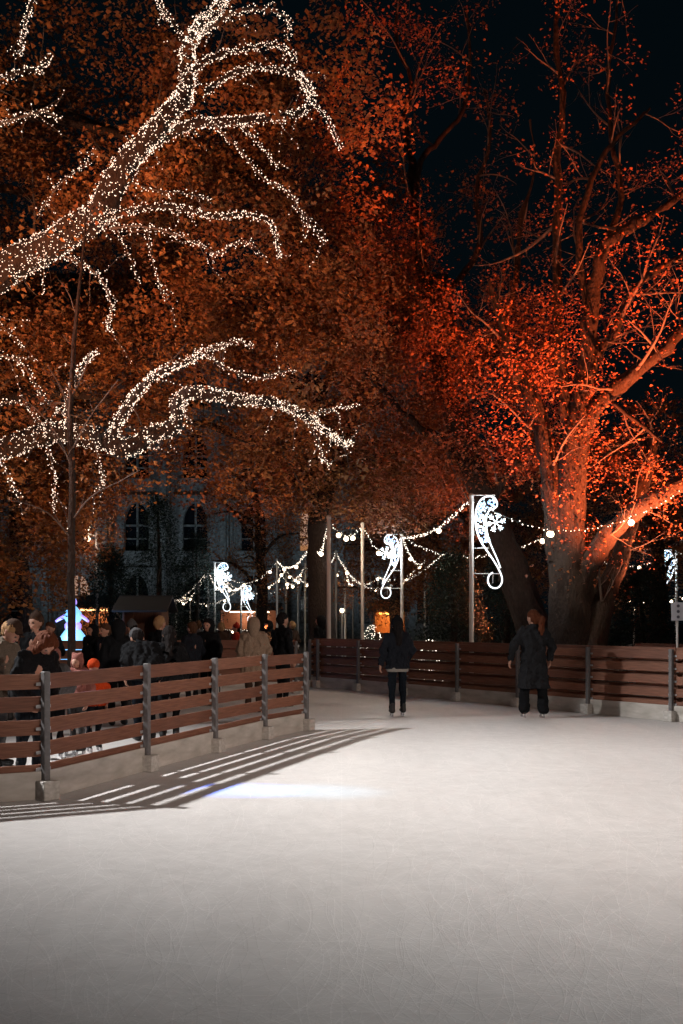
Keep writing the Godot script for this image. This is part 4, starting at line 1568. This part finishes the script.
# o: at, turn, h, lean, arms [[elbow, wrist], [elbow, wrist]], coat, coat_hem, bulk, trousers, hair, hair_color, hat, hat_color, skates, cell, stance, head (yaw)
func person(label: String, o: Dictionary, group := "") -> Node3D:
	var t := thing("person", label, "person", o.at, o.get("turn", 0.0), group)
	var s: float = o.get("h", 1.7) / 1.7
	var lean: float = o.get("lean", 0.0)
	var cell: float = o.get("cell", .022)
	var bulk: float = o.get("bulk", 1.0)
	var st: float = o.get("stance", .09)
	var lift := .055 if o.get("skates", false) else 0.0
	var J := func(x: float, y: float, z: float) -> Vector3:
		var p := Vector3(x, y, z)
		if y > .93:
			p = Vector3(0, .93, 0) + Basis(Vector3.RIGHT, -lean) * (p - Vector3(0, .93, 0))
			p.z += lean * .16
		return p * s + Vector3(0, lift, 0)
	var yaw: float = o.get("head", 0.0)
	var nod: float = o.get("nod", 0.0)
	var H := func(x: float, y: float, z: float) -> Vector3:
		var c := Vector3(0, 1.49, 0)
		var q := c + Basis(Vector3.UP, yaw) * Basis(Vector3.RIGHT, -nod) * (Vector3(x, y, z) - c)
		return J.call(q.x, q.y, q.z)
	var arms: Array = o.get("arms", [[Vector3(-.25, 1.12, .03), Vector3(-.24, .88, -.06)], [Vector3(.25, 1.12, .03), Vector3(.24, .88, -.06)]])
	var legs := []
	for k in 2:
		var x := -st if k == 0 else st
		var fwd: float = o.get("step", 0.0) * (1.0 if k == 0 else -1.0)
		legs.append([J.call(x * .9, .88, 0), J.call(x * 1.05, .48, -.02 + fwd * .5), J.call(x * 1.1, .09, .01 + fwd)])
	# body: one continuous surface
	var mb := MB.new()
	var sk: Color = o.get("skin", SKIN)
	var bones := [[J.call(-.06, .92, 0), J.call(.06, .92, 0), .10 * s, .10 * s], [J.call(0, .95, 0), J.call(0, 1.3, 0), .10 * s, .11 * s], [J.call(-.13, 1.37, 0), J.call(.13, 1.37, 0), .05 * s, .05 * s], [J.call(0, 1.36, .01), H.call(0, 1.52, 0), .055 * s, .05 * s]]
	for k in 2:
		var sx := -1.0 if k == 0 else 1.0
		var el: Vector3 = J.call(arms[k][0].x, arms[k][0].y, arms[k][0].z)
		var wr: Vector3 = J.call(arms[k][1].x, arms[k][1].y, arms[k][1].z)
		bones.append([J.call(.16 * sx, 1.37, 0), el, .045 * s, .038 * s])
		bones.append([el, wr, .038 * s, .026 * s])
		bones.append([legs[k][0], legs[k][1], .075 * s, .052 * s])
		bones.append([legs[k][1], legs[k][2], .05 * s, .036 * s])
		bones.append([legs[k][2], legs[k][2] + Vector3(0, -.04, -.13) * s, .036 * s, .03 * s])
	skin_over(mb, bones, .028, .012, sk)
	# head with nose, jaw, ears; eyes and lips as colours of the face
	var hb := [[H.call(0, 1.605, .015), H.call(0, 1.59, -.018), .089 * s, .084 * s], [H.call(0, 1.55, -.03), H.call(0, 1.515, -.055), .06 * s, .038 * s], [H.call(0, 1.57, -.10), H.call(0, 1.548, -.112), .010 * s, .014 * s], [H.call(-.082, 1.575, .01), H.call(-.082, 1.545, .005), .014 * s, .011 * s], [H.call(.082, 1.575, .01), H.call(.082, 1.545, .005), .014 * s, .011 * s], [H.call(0, 1.52, .0), H.call(0, 1.44, .005), .05 * s, .052 * s]]
	var e1: Vector3 = H.call(-.033, 1.578, -.092)
	var e2: Vector3 = H.call(.033, 1.578, -.092)
	var mo: Vector3 = H.call(0, 1.524, -.095)
	skin_over(mb, hb, .0085 if cell < .015 else .011, .010, sk, -1e9, [e1, e2, mo, s])
	# hands: a palm and five fingers, slightly curled
	for k in 2:
		var sx := -1.0 if k == 0 else 1.0
		var el: Vector3 = J.call(arms[k][0].x, arms[k][0].y, arms[k][0].z)
		var wr: Vector3 = J.call(arms[k][1].x, arms[k][1].y, arms[k][1].z)
		var d := (wr - el).normalized()
		var across := d.cross(Vector3(sx, 0, 0)).normalized()
		if across.length() < .5: across = Vector3.FORWARD
		var inn := across.cross(d).normalized() * (sx if across.cross(d).x * sx < 0 else -sx)
		if inn.x * sx > 0: inn = -inn
		var fb := []
		for f in 4:
			var off := across * (f - 1.5) * .020 * s
			var kn := wr + d * .088 * s + off
			fb.append([wr + d * .02 * s + off * .7, kn, .014 * s, .012 * s])
			var ln: float = [.060, .072, .078, .068][f] * s
			var mid := kn + d * ln * .55 + inn * .012 * s
			fb.append([kn, mid, .0105 * s, .0095 * s])
			fb.append([mid, mid + d * ln * .35 + inn * .024 * s, .0095 * s, .008 * s])
		fb.append([wr - d * .02, wr + d * .03 * s, .026 * s, .022 * s])
		var th := wr + d * .03 * s + across * .03 * s
		fb.append([th, th + (d * .5 + across * .6 + inn * .3) * .045 * s, .012 * s, .011 * s])
		fb.append([th + (d * .5 + across * .6 + inn * .3) * .045 * s, th + (d * 1.1 + across * .7 + inn * .6) * .06 * s, .011 * s, .009 * s])
		skin_over(mb, fb, .0075 if cell < .015 else .009, .004, o.get("gloves", sk))
	put(mb, "body", vertex_mat("skin"), t)
	# trousers
	mb = MB.new()
	var wide: float = o.get("wide", 1.0)
	bones = [[J.call(-.06, .93, 0), J.call(.06, .93, 0), .118 * s, .118 * s]]
	for k in 2:
		bones.append([legs[k][0], legs[k][1], .092 * s, .062 * s * wide])
		bones.append([legs[k][1], legs[k][2], .062 * s * wide, .050 * s * wide * wide])
	skin_over(mb, bones, cell, .012, Color.WHITE, -1e9, [], .02)
	put(mb, "trousers", o.trousers, t)
	# coat
	mb = MB.new()
	var hem: float = o.get("coat_hem", .82)
	bones = []
	for k in 2:
		var sx := -1.0 if k == 0 else 1.0
		var el: Vector3 = J.call(arms[k][0].x, arms[k][0].y, arms[k][0].z)
		var wr: Vector3 = J.call(arms[k][1].x, arms[k][1].y, arms[k][1].z)
		bones.append([J.call(.062 * sx, .95, 0), J.call(.085 * sx, 1.30, .005), .122 * s * bulk, .118 * s * bulk])
		bones.append([J.call(.17 * sx, 1.365, 0), el, .072 * s * bulk, .060 * s * bulk])
		bones.append([el, el.lerp(wr, .93), .060 * s * bulk, .046 * s * bulk])
		if hem < .9:
			bones.append([J.call(.06 * sx, .93, 0), J.call(.075 * sx + (.03 * sx if hem < .6 else 0.0), hem - .02, 0), .125 * s * bulk, (.125 + (.9 - hem) * .06) * s * bulk])
	bones.append([J.call(-.12, 1.36, 0), J.call(.12, 1.36, 0), .075 * s * bulk, .075 * s * bulk])
	bones.append([J.call(0, 1.36, .005), J.call(0, 1.435, .01), .085 * s, .072 * s])
	skin_over(mb, bones, cell, .016, Color.WHITE, hem * s + lift, [], .034, 1.5)
	var coat := put(mb, "coat", o.coat, t)
	if o.has("shirt"):
		mb = MB.new()
		bones = []
		for k in 2:
			var sx := -1.0 if k == 0 else 1.0
			bones.append([J.call(.058 * sx, .87, 0), J.call(.06 * sx, .78, 0), .100 * s * bulk, .128 * s * bulk])
		skin_over(mb, bones, cell, .014, Color.WHITE, (hem - .055) * s + lift)
		put(mb, "shirt_hem", o.shirt, t)
	if o.get("hood_down", false):
		mb = MB.new()
		skin_over(mb, [[J.call(-.09, 1.42, .07), J.call(.09, 1.42, .07), .055 * s, .055 * s], [J.call(-.06, 1.40, .10), J.call(.06, 1.40, .10), .05 * s, .05 * s]], cell, .016, Color.WHITE)
		put(mb, "hood", o.coat, coat)
	# hair
	var hair: String = o.get("hair", "short")
	var hm: Material = o.get("hair_color", M.get("hair_dark"))
	if hair != "none":
		mb = MB.new()
		bones = [[H.call(0, 1.628, .008), H.call(0, 1.60, .035), .096 * s, .092 * s], [H.call(0, 1.56, .05), H.call(0, 1.53, .055), .065 * s, .05 * s]]
		if hair == "long":
			bones.append([H.call(0, 1.58, .06), J.call(0, 1.26, .13), .074 * s, .062 * s])
			for sx in [-1.0, 1.0]:
				bones.append([H.call(.03 * sx, 1.685, -.03), H.call(.075 * sx, 1.62, -.045), .028 * s, .032 * s])
				bones.append([H.call(.075 * sx, 1.62, -.045), H.call(.085 * sx, 1.42, -.02), .032 * s, .042 * s])
				bones.append([H.call(.085 * sx, 1.42, .02), J.call(.09 * sx, 1.28, .03), .04 * s, .03 * s])
		elif hair == "pony":
			bones.append([H.call(0, 1.61, .10), H.call(.05, 1.56, .15), .04 * s, .045 * s])
			bones.append([H.call(.05, 1.56, .15), J.call(.09, 1.40, .15), .042 * s, .046 * s])
			bones.append([J.call(.09, 1.40, .15), J.call(.10, 1.31, .15), .046 * s, .02 * s])
		skin_over(mb, bones, minf(cell, .014), .012, Color.WHITE, -1e9, [], .02, 5.0)
		put(mb, "hair", hm, t)
	var hat: String = o.get("hat", "")
	if hat != "":
		mb = MB.new()
		if hat == "hood":
			bones = [[H.call(0, 1.615, .03), H.call(0, 1.58, .04), .115 * s, .118 * s], [H.call(0, 1.53, .05), J.call(0, 1.42, .06), .105 * s, .09 * s]]
		elif hat == "cap":
			bones = [[H.call(0, 1.645, .01), H.call(0, 1.64, .02), .092 * s, .092 * s], [H.call(-.04, 1.632, -.09), H.call(.04, 1.632, -.09), .018 * s, .018 * s], [H.call(-.03, 1.622, -.14), H.call(.03, 1.622, -.14), .012 * s, .012 * s]]
		elif hat == "bear":
			bones = [[H.call(0, 1.63, .012), H.call(0, 1.60, .022), .105 * s, .108 * s], [H.call(-.075, 1.72, .01), H.call(-.075, 1.725, .01), .035 * s, .03 * s], [H.call(.075, 1.72, .01), H.call(.075, 1.725, .01), .035 * s, .03 * s], [H.call(-.09, 1.56, 0), H.call(-.09, 1.47, -.01), .035 * s, .02 * s], [H.call(.09, 1.56, 0), H.call(.09, 1.47, -.01), .035 * s, .02 * s]]
		elif hat == "helmet":
			bones = [[H.call(0, 1.635, .012), H.call(0, 1.62, .02), .118 * s, .116 * s], [H.call(0, 1.63, -.06), H.call(0, 1.63, .09), .07 * s, .06 * s]]
		else:
			bones = [[H.call(0, 1.64, .012), H.call(0, 1.625, .02), .100 * s, .102 * s], [H.call(0, 1.735, .02), H.call(0, 1.74, .02), .03 * s, .03 * s]]
		skin_over(mb, bones, minf(cell, .014), .012, Color.WHITE)
		put(mb, "hood" if hat == "hood" else "helmet" if hat == "helmet" else "hat", o.hat_color, t)
	# shoes or skates
	for k in 2:
		mb = MB.new()
		var a: Vector3 = legs[k][2]
		var toe := a + Vector3(0, -.045 * s, -.15 * s)
		skin_over(mb, [[a + Vector3(0, .06, .005), a + Vector3(0, -.03, .01), .052 * s, .048 * s], [a + Vector3(0, -.04 * s, .03), toe, .042 * s, .036 * s]], .012, .01, Color.WHITE, a.y - .085 * s)
		var boot := put(mb, "ice_skate" if lift > 0 else "shoe", o.get("boots", M.black_leather), t)
		if lift > 0:
			mb = MB.new()
			mb.box(Vector3(.006, .028, .30) * Vector3(1, 1, s), Transform3D(Basis(), Vector3(a.x, .016, a.z - .06)), .001)
			put(mb, "blade", M.blade, boot)
			for z in [.03, -.13]:
				mb = MB.new()
				mb.box(Vector3(.024, .05, .05), Transform3D(Basis(), Vector3(a.x, .045, a.z + z)), .004)
				put(mb, "blade_holder", M.blade, boot)
	return t

func people() -> void:
	creases.seed = 12
	creases.frequency = 7.0
	creases.fractal_octaves = 3
	mat("hair_dark", Color(.012, .010, .010), .8).metallic_specular = .2
	mat("hair_auburn", Color(.085, .026, .012), .8).metallic_specular = .2
	mat("hair_fair", Color(.30, .18, .09), .8).metallic_specular = .2
	mat("hair_brown", Color(.07, .035, .02), .8).metallic_specular = .2
	mat("black_leather", Color(.009, .009, .010), .6)
	mat("blade", Color(.5, .5, .52), .25, .9)
	var navy := cloth("navy_cloth", Color(.016, .019, .026))
	var black := cloth("black_cloth", Color(.011, .012, .014))
	var coatg := cloth("charcoal_wool", Color(.022, .023, .026))
	var jeans := cloth("dark_denim", Color(.010, .014, .020))
	var beige := cloth("beige_cloth", Color(.17, .14, .11))
	var cream := cloth("cream_cloth", Color(.34, .24, .17))
	var grey := cloth("grey_cloth", Color(.10, .10, .105))
	var shirt := cloth("pale_shirt", Color(.34, .32, .29))
	var red := cloth("red_cloth", Color(.42, .035, .02))
	var orange := cloth("orange_cloth", Color(.55, .06, .012))
	var pink := cloth("pink_fleece", Color(.30, .12, .10))
	var brown := cloth("brown_cloth", Color(.06, .035, .025))
	# the two skaters
	var L := Vector3(-.25, 1.12, .03)
	person("skater in dark jacket and slim jeans seen from behind on the ice", {"at": at(397.5, 0, 16.55) * Vector3(1, 0, 1) + Vector3(0, .002, 0), "turn": .15, "h": 1.57, "coat": navy, "coat_hem": .80, "shirt": shirt, "trousers": jeans, "hair": "long", "hair_color": M.hair_dark, "hat": "beanie", "hat_color": black, "skates": true, "cell": .014, "stance": .10, "bulk": 1.08, "step": .05, "lean": .05,
		"arms": [[Vector3(-.27, 1.12, .04), Vector3(-.30, .88, -.02)], [Vector3(.25, 1.13, .02), Vector3(.20, .92, -.16)]]})
	person("skater in long charcoal coat with auburn ponytail seen from behind", {"at": at(533.5, 0, 16.35) * Vector3(1, 0, 1) + Vector3(0, .002, 0), "turn": .1, "h": 1.69, "coat": coatg, "coat_hem": .43, "trousers": black, "wide": 1.35, "hair": "pony", "hair_color": M.hair_auburn, "skates": true, "cell": .014, "stance": .135, "step": -.04, "lean": .04, "head": .5, "bulk": 1.1, "hood_down": false,
		"arms": [[Vector3(-.33, 1.14, .02), Vector3(-.36, .90, -.10)], [Vector3(.30, 1.13, .03), Vector3(.30, .90, -.06)]]})
	# watchers at the near fence
	person("woman with long auburn hair in black jacket leaning over the near fence", {"at": Vector3(-3.2, 0, -10.25), "turn": PI + .9, "h": 1.62, "lean": .62, "nod": .35, "coat": black, "trousers": jeans, "hair": "long", "hair_color": M.hair_auburn, "cell": .016,
		"arms": [[Vector3(-.26, 1.14, -.12), Vector3(-.16, 1.02, -.30)], [Vector3(.26, 1.14, -.12), Vector3(.16, 1.02, -.30)]]})
	person("fair-haired man in beige coat bending down behind the auburn-haired woman", {"at": Vector3(-3.78, 0, -10.9), "turn": -1.9, "h": 1.66, "lean": .45, "nod": .2, "coat": beige, "coat_hem": .75, "trousers": grey, "hair": "short", "hair_color": M.hair_fair, "hat": "cap", "hat_color": brown, "cell": .016,
		"arms": [[Vector3(-.24, 1.14, -.14), Vector3(-.14, 1.10, -.34)], [Vector3(.24, 1.14, -.14), Vector3(.14, 1.10, -.34)]]})
	person("dark-clad person with raised hand standing behind the beige coat", {"at": Vector3(-4.25, 0, -13.9), "turn": PI - .4, "h": 1.68, "coat": black, "trousers": black, "hair": "short", "hair_color": M.hair_brown, "hat": "beanie", "hat_color": brown, "cell": .02,
		"arms": [[Vector3(-.27, 1.14, -.10), Vector3(-.20, 1.42, -.20)], L_arm(.25)]})
	person("person in black puffer jacket bent forward with back to the fence", {"at": Vector3(-2.62, 0, -13.3), "turn": .5, "h": 1.66, "lean": .8, "coat": black, "bulk": 1.28, "trousers": jeans, "hair": "short", "hair_color": M.hair_dark, "hat": "beanie", "hat_color": grey, "cell": .016})
	var pat := person("person in black jacket with white floral print on the back", {"at": Vector3(-2.34, 0, -13.6), "turn": .2, "h": 1.52, "lean": .25, "coat": black, "bulk": 1.15, "trousers": black, "hair": "long", "hair_color": M.hair_dark, "cell": .016})
	# the print: petals and stems of pale cloth sewn on the back
	var mb := MB.new()
	for f in [[-.06, 1.20, .055], [.05, 1.10, .045], [-.04, 1.00, .05], [.07, 1.26, .03], [.08, .97, .035]]:
		for k in 5:
			var a: float = TAU * k / 5.0 + f[0] * 9.0
			var c: Vector3 = Vector3(f[0], f[1], .0) * .94 + Vector3(cos(a), sin(a), 0) * f[2] * .62
			var back: float = .152 - absf(c.x) * .25
			mb.lathe([Vector2(.0, -.003), Vector2(f[2] * .42, 0), Vector2(0, .003)], 8)
			for j in range(mb.v.size() - 27, mb.v.size()):
				mb.v[j] = Vector3(mb.v[j].x, mb.v[j].z, mb.v[j].y) + c + Vector3(0, 0, back)
				mb.n[j] = Vector3(0, .1, 1).normalized()
	put(mb, "printed_flowers", shirt, pat).set_meta("kind", "stuff")
	# children between the fences
	person("small child in a pink hat with bear ears behind the near fence", {"at": Vector3(-3.12, 0, -11.8), "turn": PI - .3, "h": 1.13, "coat": pink, "trousers": grey, "hair": "none", "hat": "bear", "hat_color": pink, "skates": true, "cell": .016, "bulk": 1.15})
	person("small child in a red helmet and orange jacket behind the near fence", {"at": Vector3(-3.0, 0, -12.1), "turn": PI + .5, "h": 1.05, "coat": orange, "trousers": navy, "hair": "none", "hat": "helmet", "hat_color": orange, "skates": true, "cell": .016, "bulk": 1.15})
	person("small child in a flowered dark jacket beside the auburn-haired woman", {"at": Vector3(-3.3, 0, -11.5), "turn": .4, "h": 1.2, "coat": grey, "trousers": black, "hair": "none", "hat": "beanie", "hat_color": pink, "skates": true, "cell": .016, "bulk": 1.15})
	# further back
	person("person in hooded cream coat seen from behind at the dim fence", {"at": Vector3(-1.52, 0, -17.3), "turn": .1, "h": 1.63, "coat": cream, "coat_hem": .7, "trousers": brown, "hair": "none", "hat": "hood", "hat_color": cream, "cell": .018, "bulk": 1.2})
	person("dark-clad person standing right of the hooded cream coat", {"at": Vector3(-1.08, 0, -18.4), "turn": -.9, "h": 1.72, "coat": black, "trousers": black, "hair": "short", "hair_color": M.hair_dark, "cell": .02})
	person("dark-clad figure beside the thick white pole", {"at": Vector3(-.55, 0, -25.3), "turn": 1.2, "h": 1.7, "coat": black, "trousers": black, "hair": "short", "hair_color": M.hair_dark, "hat": "hood", "hat_color": black, "cell": .024})
	var cr := [
		# px, distance, height, turn, coat, label
		[118, 15.2, 1.59, .4, black, "dark hooded figure left of the booth"],
		[105, 16.6, 1.53, 2.4, navy, "navy-clad figure beside the dark hooded figure"],
		[131, 17.8, 1.57, 1.2, grey, "grey-clad figure before the booth"],
		[160, 17.2, 1.65, -.6, black, "tall black-clad figure in front of the booth"],
		[192, 18.5, 1.55, .8, navy, "navy-clad watcher at the dim fence left of the motif"],
		[208, 18.8, 1.61, 2.8, black, "black-clad watcher at the dim fence under the motif"],
		[221, 23.5, 1.53, .4, brown, "brown-clad figure beyond the dim fence"],
		[236, 25.0, 1.49, 1.8, red, "figure in a red jacket beyond the dim fence"],
		[198, 25.5, 1.57, .2, grey, "grey-clad figure far beyond the dim fence"],
		[268, 26.0, 1.57, 2.2, black, "black-clad figure far beyond the cream coat"],
		[292, 27.5, 1.55, .9, brown, "brown-clad figure far behind by the thick pole"],
		[8, 16.0, 1.61, 2.0, black, "black-clad figure at the back behind the beige coat"],
		[50, 18.0, 1.55, 2.9, navy, "navy-clad figure before the blue light figure"],
		[92, 19.2, 1.51, 2.5, black, "black-clad figure right of the blue light figure"],
	]
	var kinds := []
	for i in cr.size():
		var c: Array = cr[i]
		var where: Vector3 = at(c[0], 0, c[1]) * Vector3(1, 0, 1)
		if i < 4:
			kinds.append(person(c[5], {"at": where, "turn": c[3], "h": c[2], "coat": c[4], "trousers": black, "hair": "short", "hair_color": [M.hair_dark, M.hair_brown, M.hair_dark, M.hair_fair][i], "hat": ["hood", "", "beanie", ""][i], "hat_color": c[4], "cell": .026, "bulk": [1.1, 1.0, 1.2, 1.1][i],
				"arms": [[Vector3(-.25, 1.12, .03), Vector3(-.24 + .1 * (i % 2), .88 + .12 * (i % 2), -.06 - .16 * (i % 2))], [Vector3(.25, 1.12, .03), Vector3(.2, .9 + .1 * (i / 2), -.08 - .12 * (i / 2))]]}, "watchers in the crowd"))
			continue
		var o: Node3D = kinds[(i * 3 + 1) % 4].duplicate()
		o.name = numbered("person")
		add_child(o)
		o.position = where
		o.rotation.y = c[3]
		o.scale = Vector3.ONE * (c[2] / [1.59, 1.53, 1.57, 1.65][(i * 3 + 1) % 4])
		tag(o, c[5], "person", "watchers in the crowd")
		for part in ["coat", "hood", "hat"]:
			if o.has_node(part):
				o.get_node(part).material_override = c[4]
	print("people done ", Time.get_ticks_msec())

func L_arm(x: float) -> Array:
	return [Vector3(x, 1.12, .03), Vector3(x - .01, .88, -.06)]

# ---------------------------------------------------------------- small things
func small_things() -> void:
	# the lit figure behind the crowd
	glow("figure_cyan", Color(.16, .52, .95), 1.5)
	glow("figure_violet", Color(.36, .20, .95), 1.3)
	var t := thing("light_figure", "glowing blue and violet light figure with a bell-shaped skirt", "light figure", at(73, 0, 27.0) * Vector3(1, 0, 1))
	var mb := MB.new()
	mb.lathe([Vector2(.46, .5), Vector2(.47, .7), Vector2(.42, .95), Vector2(.34, 1.15), Vector2(.2, 1.34)], 20)
	put(mb, "skirt", M.figure_cyan, t)
	mb = MB.new()
	mb.lathe([Vector2(.2, 1.34), Vector2(.22, 1.40), Vector2(.22, 1.48), Vector2(.17, 1.54)], 20)
	put(mb, "belt", M.figure_violet, t)
	mb = MB.new()
	mb.lathe([Vector2(.17, 1.54), Vector2(.23, 1.64), Vector2(.22, 1.8), Vector2(.12, 1.93), Vector2(.07, 1.98)], 20)
	put(mb, "bodice", M.figure_cyan, t)
	mb = MB.new()
	mb.ball(Vector3(0, 2.08, 0), .11, 14)
	put(mb, "head", M.figure_violet, t)
	mb = MB.new()
	mb.lathe([Vector2(.09, 2.16), Vector2(.05, 2.3), Vector2(0, 2.5)], 12)
	put(mb, "pointed_hat", M.figure_cyan, t)
	for s in [-1.0, 1.0]:
		mb = MB.new()
		mb.tube([Vector3(.2 * s, 1.72, 0), Vector3(.36 * s, 1.62, .05), Vector3(.44 * s, 1.56, .1)], [.05, .045, .03], 8)
		put(mb, "arm", M.figure_violet, t)
	mb = MB.new()
	mb.lathe([Vector2(.3, -.03), Vector2(.3, .06), Vector2(.1, .1), Vector2(.1, .52)], 14)
	put(mb, "stand", M.dark_metal, t)
	omni(t, Vector3(0, 1.3, .6), Color(.22, .5, 1.0), 1.2, .3)
	# the notice on its pole
	t = thing("notice_board", "white notice with three small dark symbols on a post behind the far boards", "sign", at(677.5, 0, 16.4) * Vector3(1, 0, 1) + Vector3(0, -.03, 0))
	mb = MB.new()
	mb.tube([Vector3.ZERO, Vector3(0, 1.86, 0)], [.02, .02], 8)
	put(mb, "post", M.white_pole, t)
	var up := Vector3(0, 1.62, .028)
	mb = MB.new()
	mb.box(Vector3(.22, .30, .012), Transform3D(Basis(), up + Vector3(0, .15, 0)), .003)
	put(mb, "panel", mat("notice_white", Color(.62, .60, .64), .5), t)
	for k in 3:
		mb = MB.new()
		var c := up + Vector3(0, .06 + .09 * k, 0)
		mb.tube([c + Vector3(0, 0, .007), c + Vector3(0, 0, .010)], [.026, .026], 14)
		mb.box(Vector3(.03, .012, .003), Transform3D(Basis(), c + Vector3(0, 0, .0125)))
		put(mb, "symbol", mat("notice_ink_%d" % k, Color(.10, .09, .12), .6), t)
	# a bush hung with white lights behind the boards
	for a in [[430, 21.6, .30, 1.06, "low bush covered in a net of white lights behind the far boards"], [372, 33.0, .42, 1.3, "bush looped with white lights behind the dark-jacketed skater"]]:
		var p: Vector3 = at(a[0], 0, a[1]) * Vector3(1, 0, 1)
		t = thing("lit_bush", a[4], "bush", p)
		var where := []
		var colors := []
		var dots := []
		for k in 420:
			var d := rdir()
			d.y = absf(d.y)
			var q := Vector3(d.x * a[2], .1 + d.y * (a[3] - .05), d.z * a[2]) * rf(.8, 1.0)
			where.append(Transform3D(Basis.from_euler(Vector3(rf(-1, 1), rf(0, 6), 0)).scaled(Vector3.ONE * .35), q))
			colors.append(Color(.03, .05, .025) * rf(.7, 1.3))
			if k < 170:
				dots.append(Transform3D(Basis(), Vector3(d.x * a[2], .1 + d.y * a[3], d.z * a[2]) * 1.02))
		mb = MB.new()
		mb.tube([Vector3(0, -.03, 0), Vector3(0, a[3] * .7, 0)], [.04, .02], 7)
		put(mb, "stem", M.twig, t)
		scatter(small_leaf_mesh, where, colors, "foliage", M.leaf, t)
		scatter(dot_mesh, dots, [], "net_lights", M.garland_white, t)
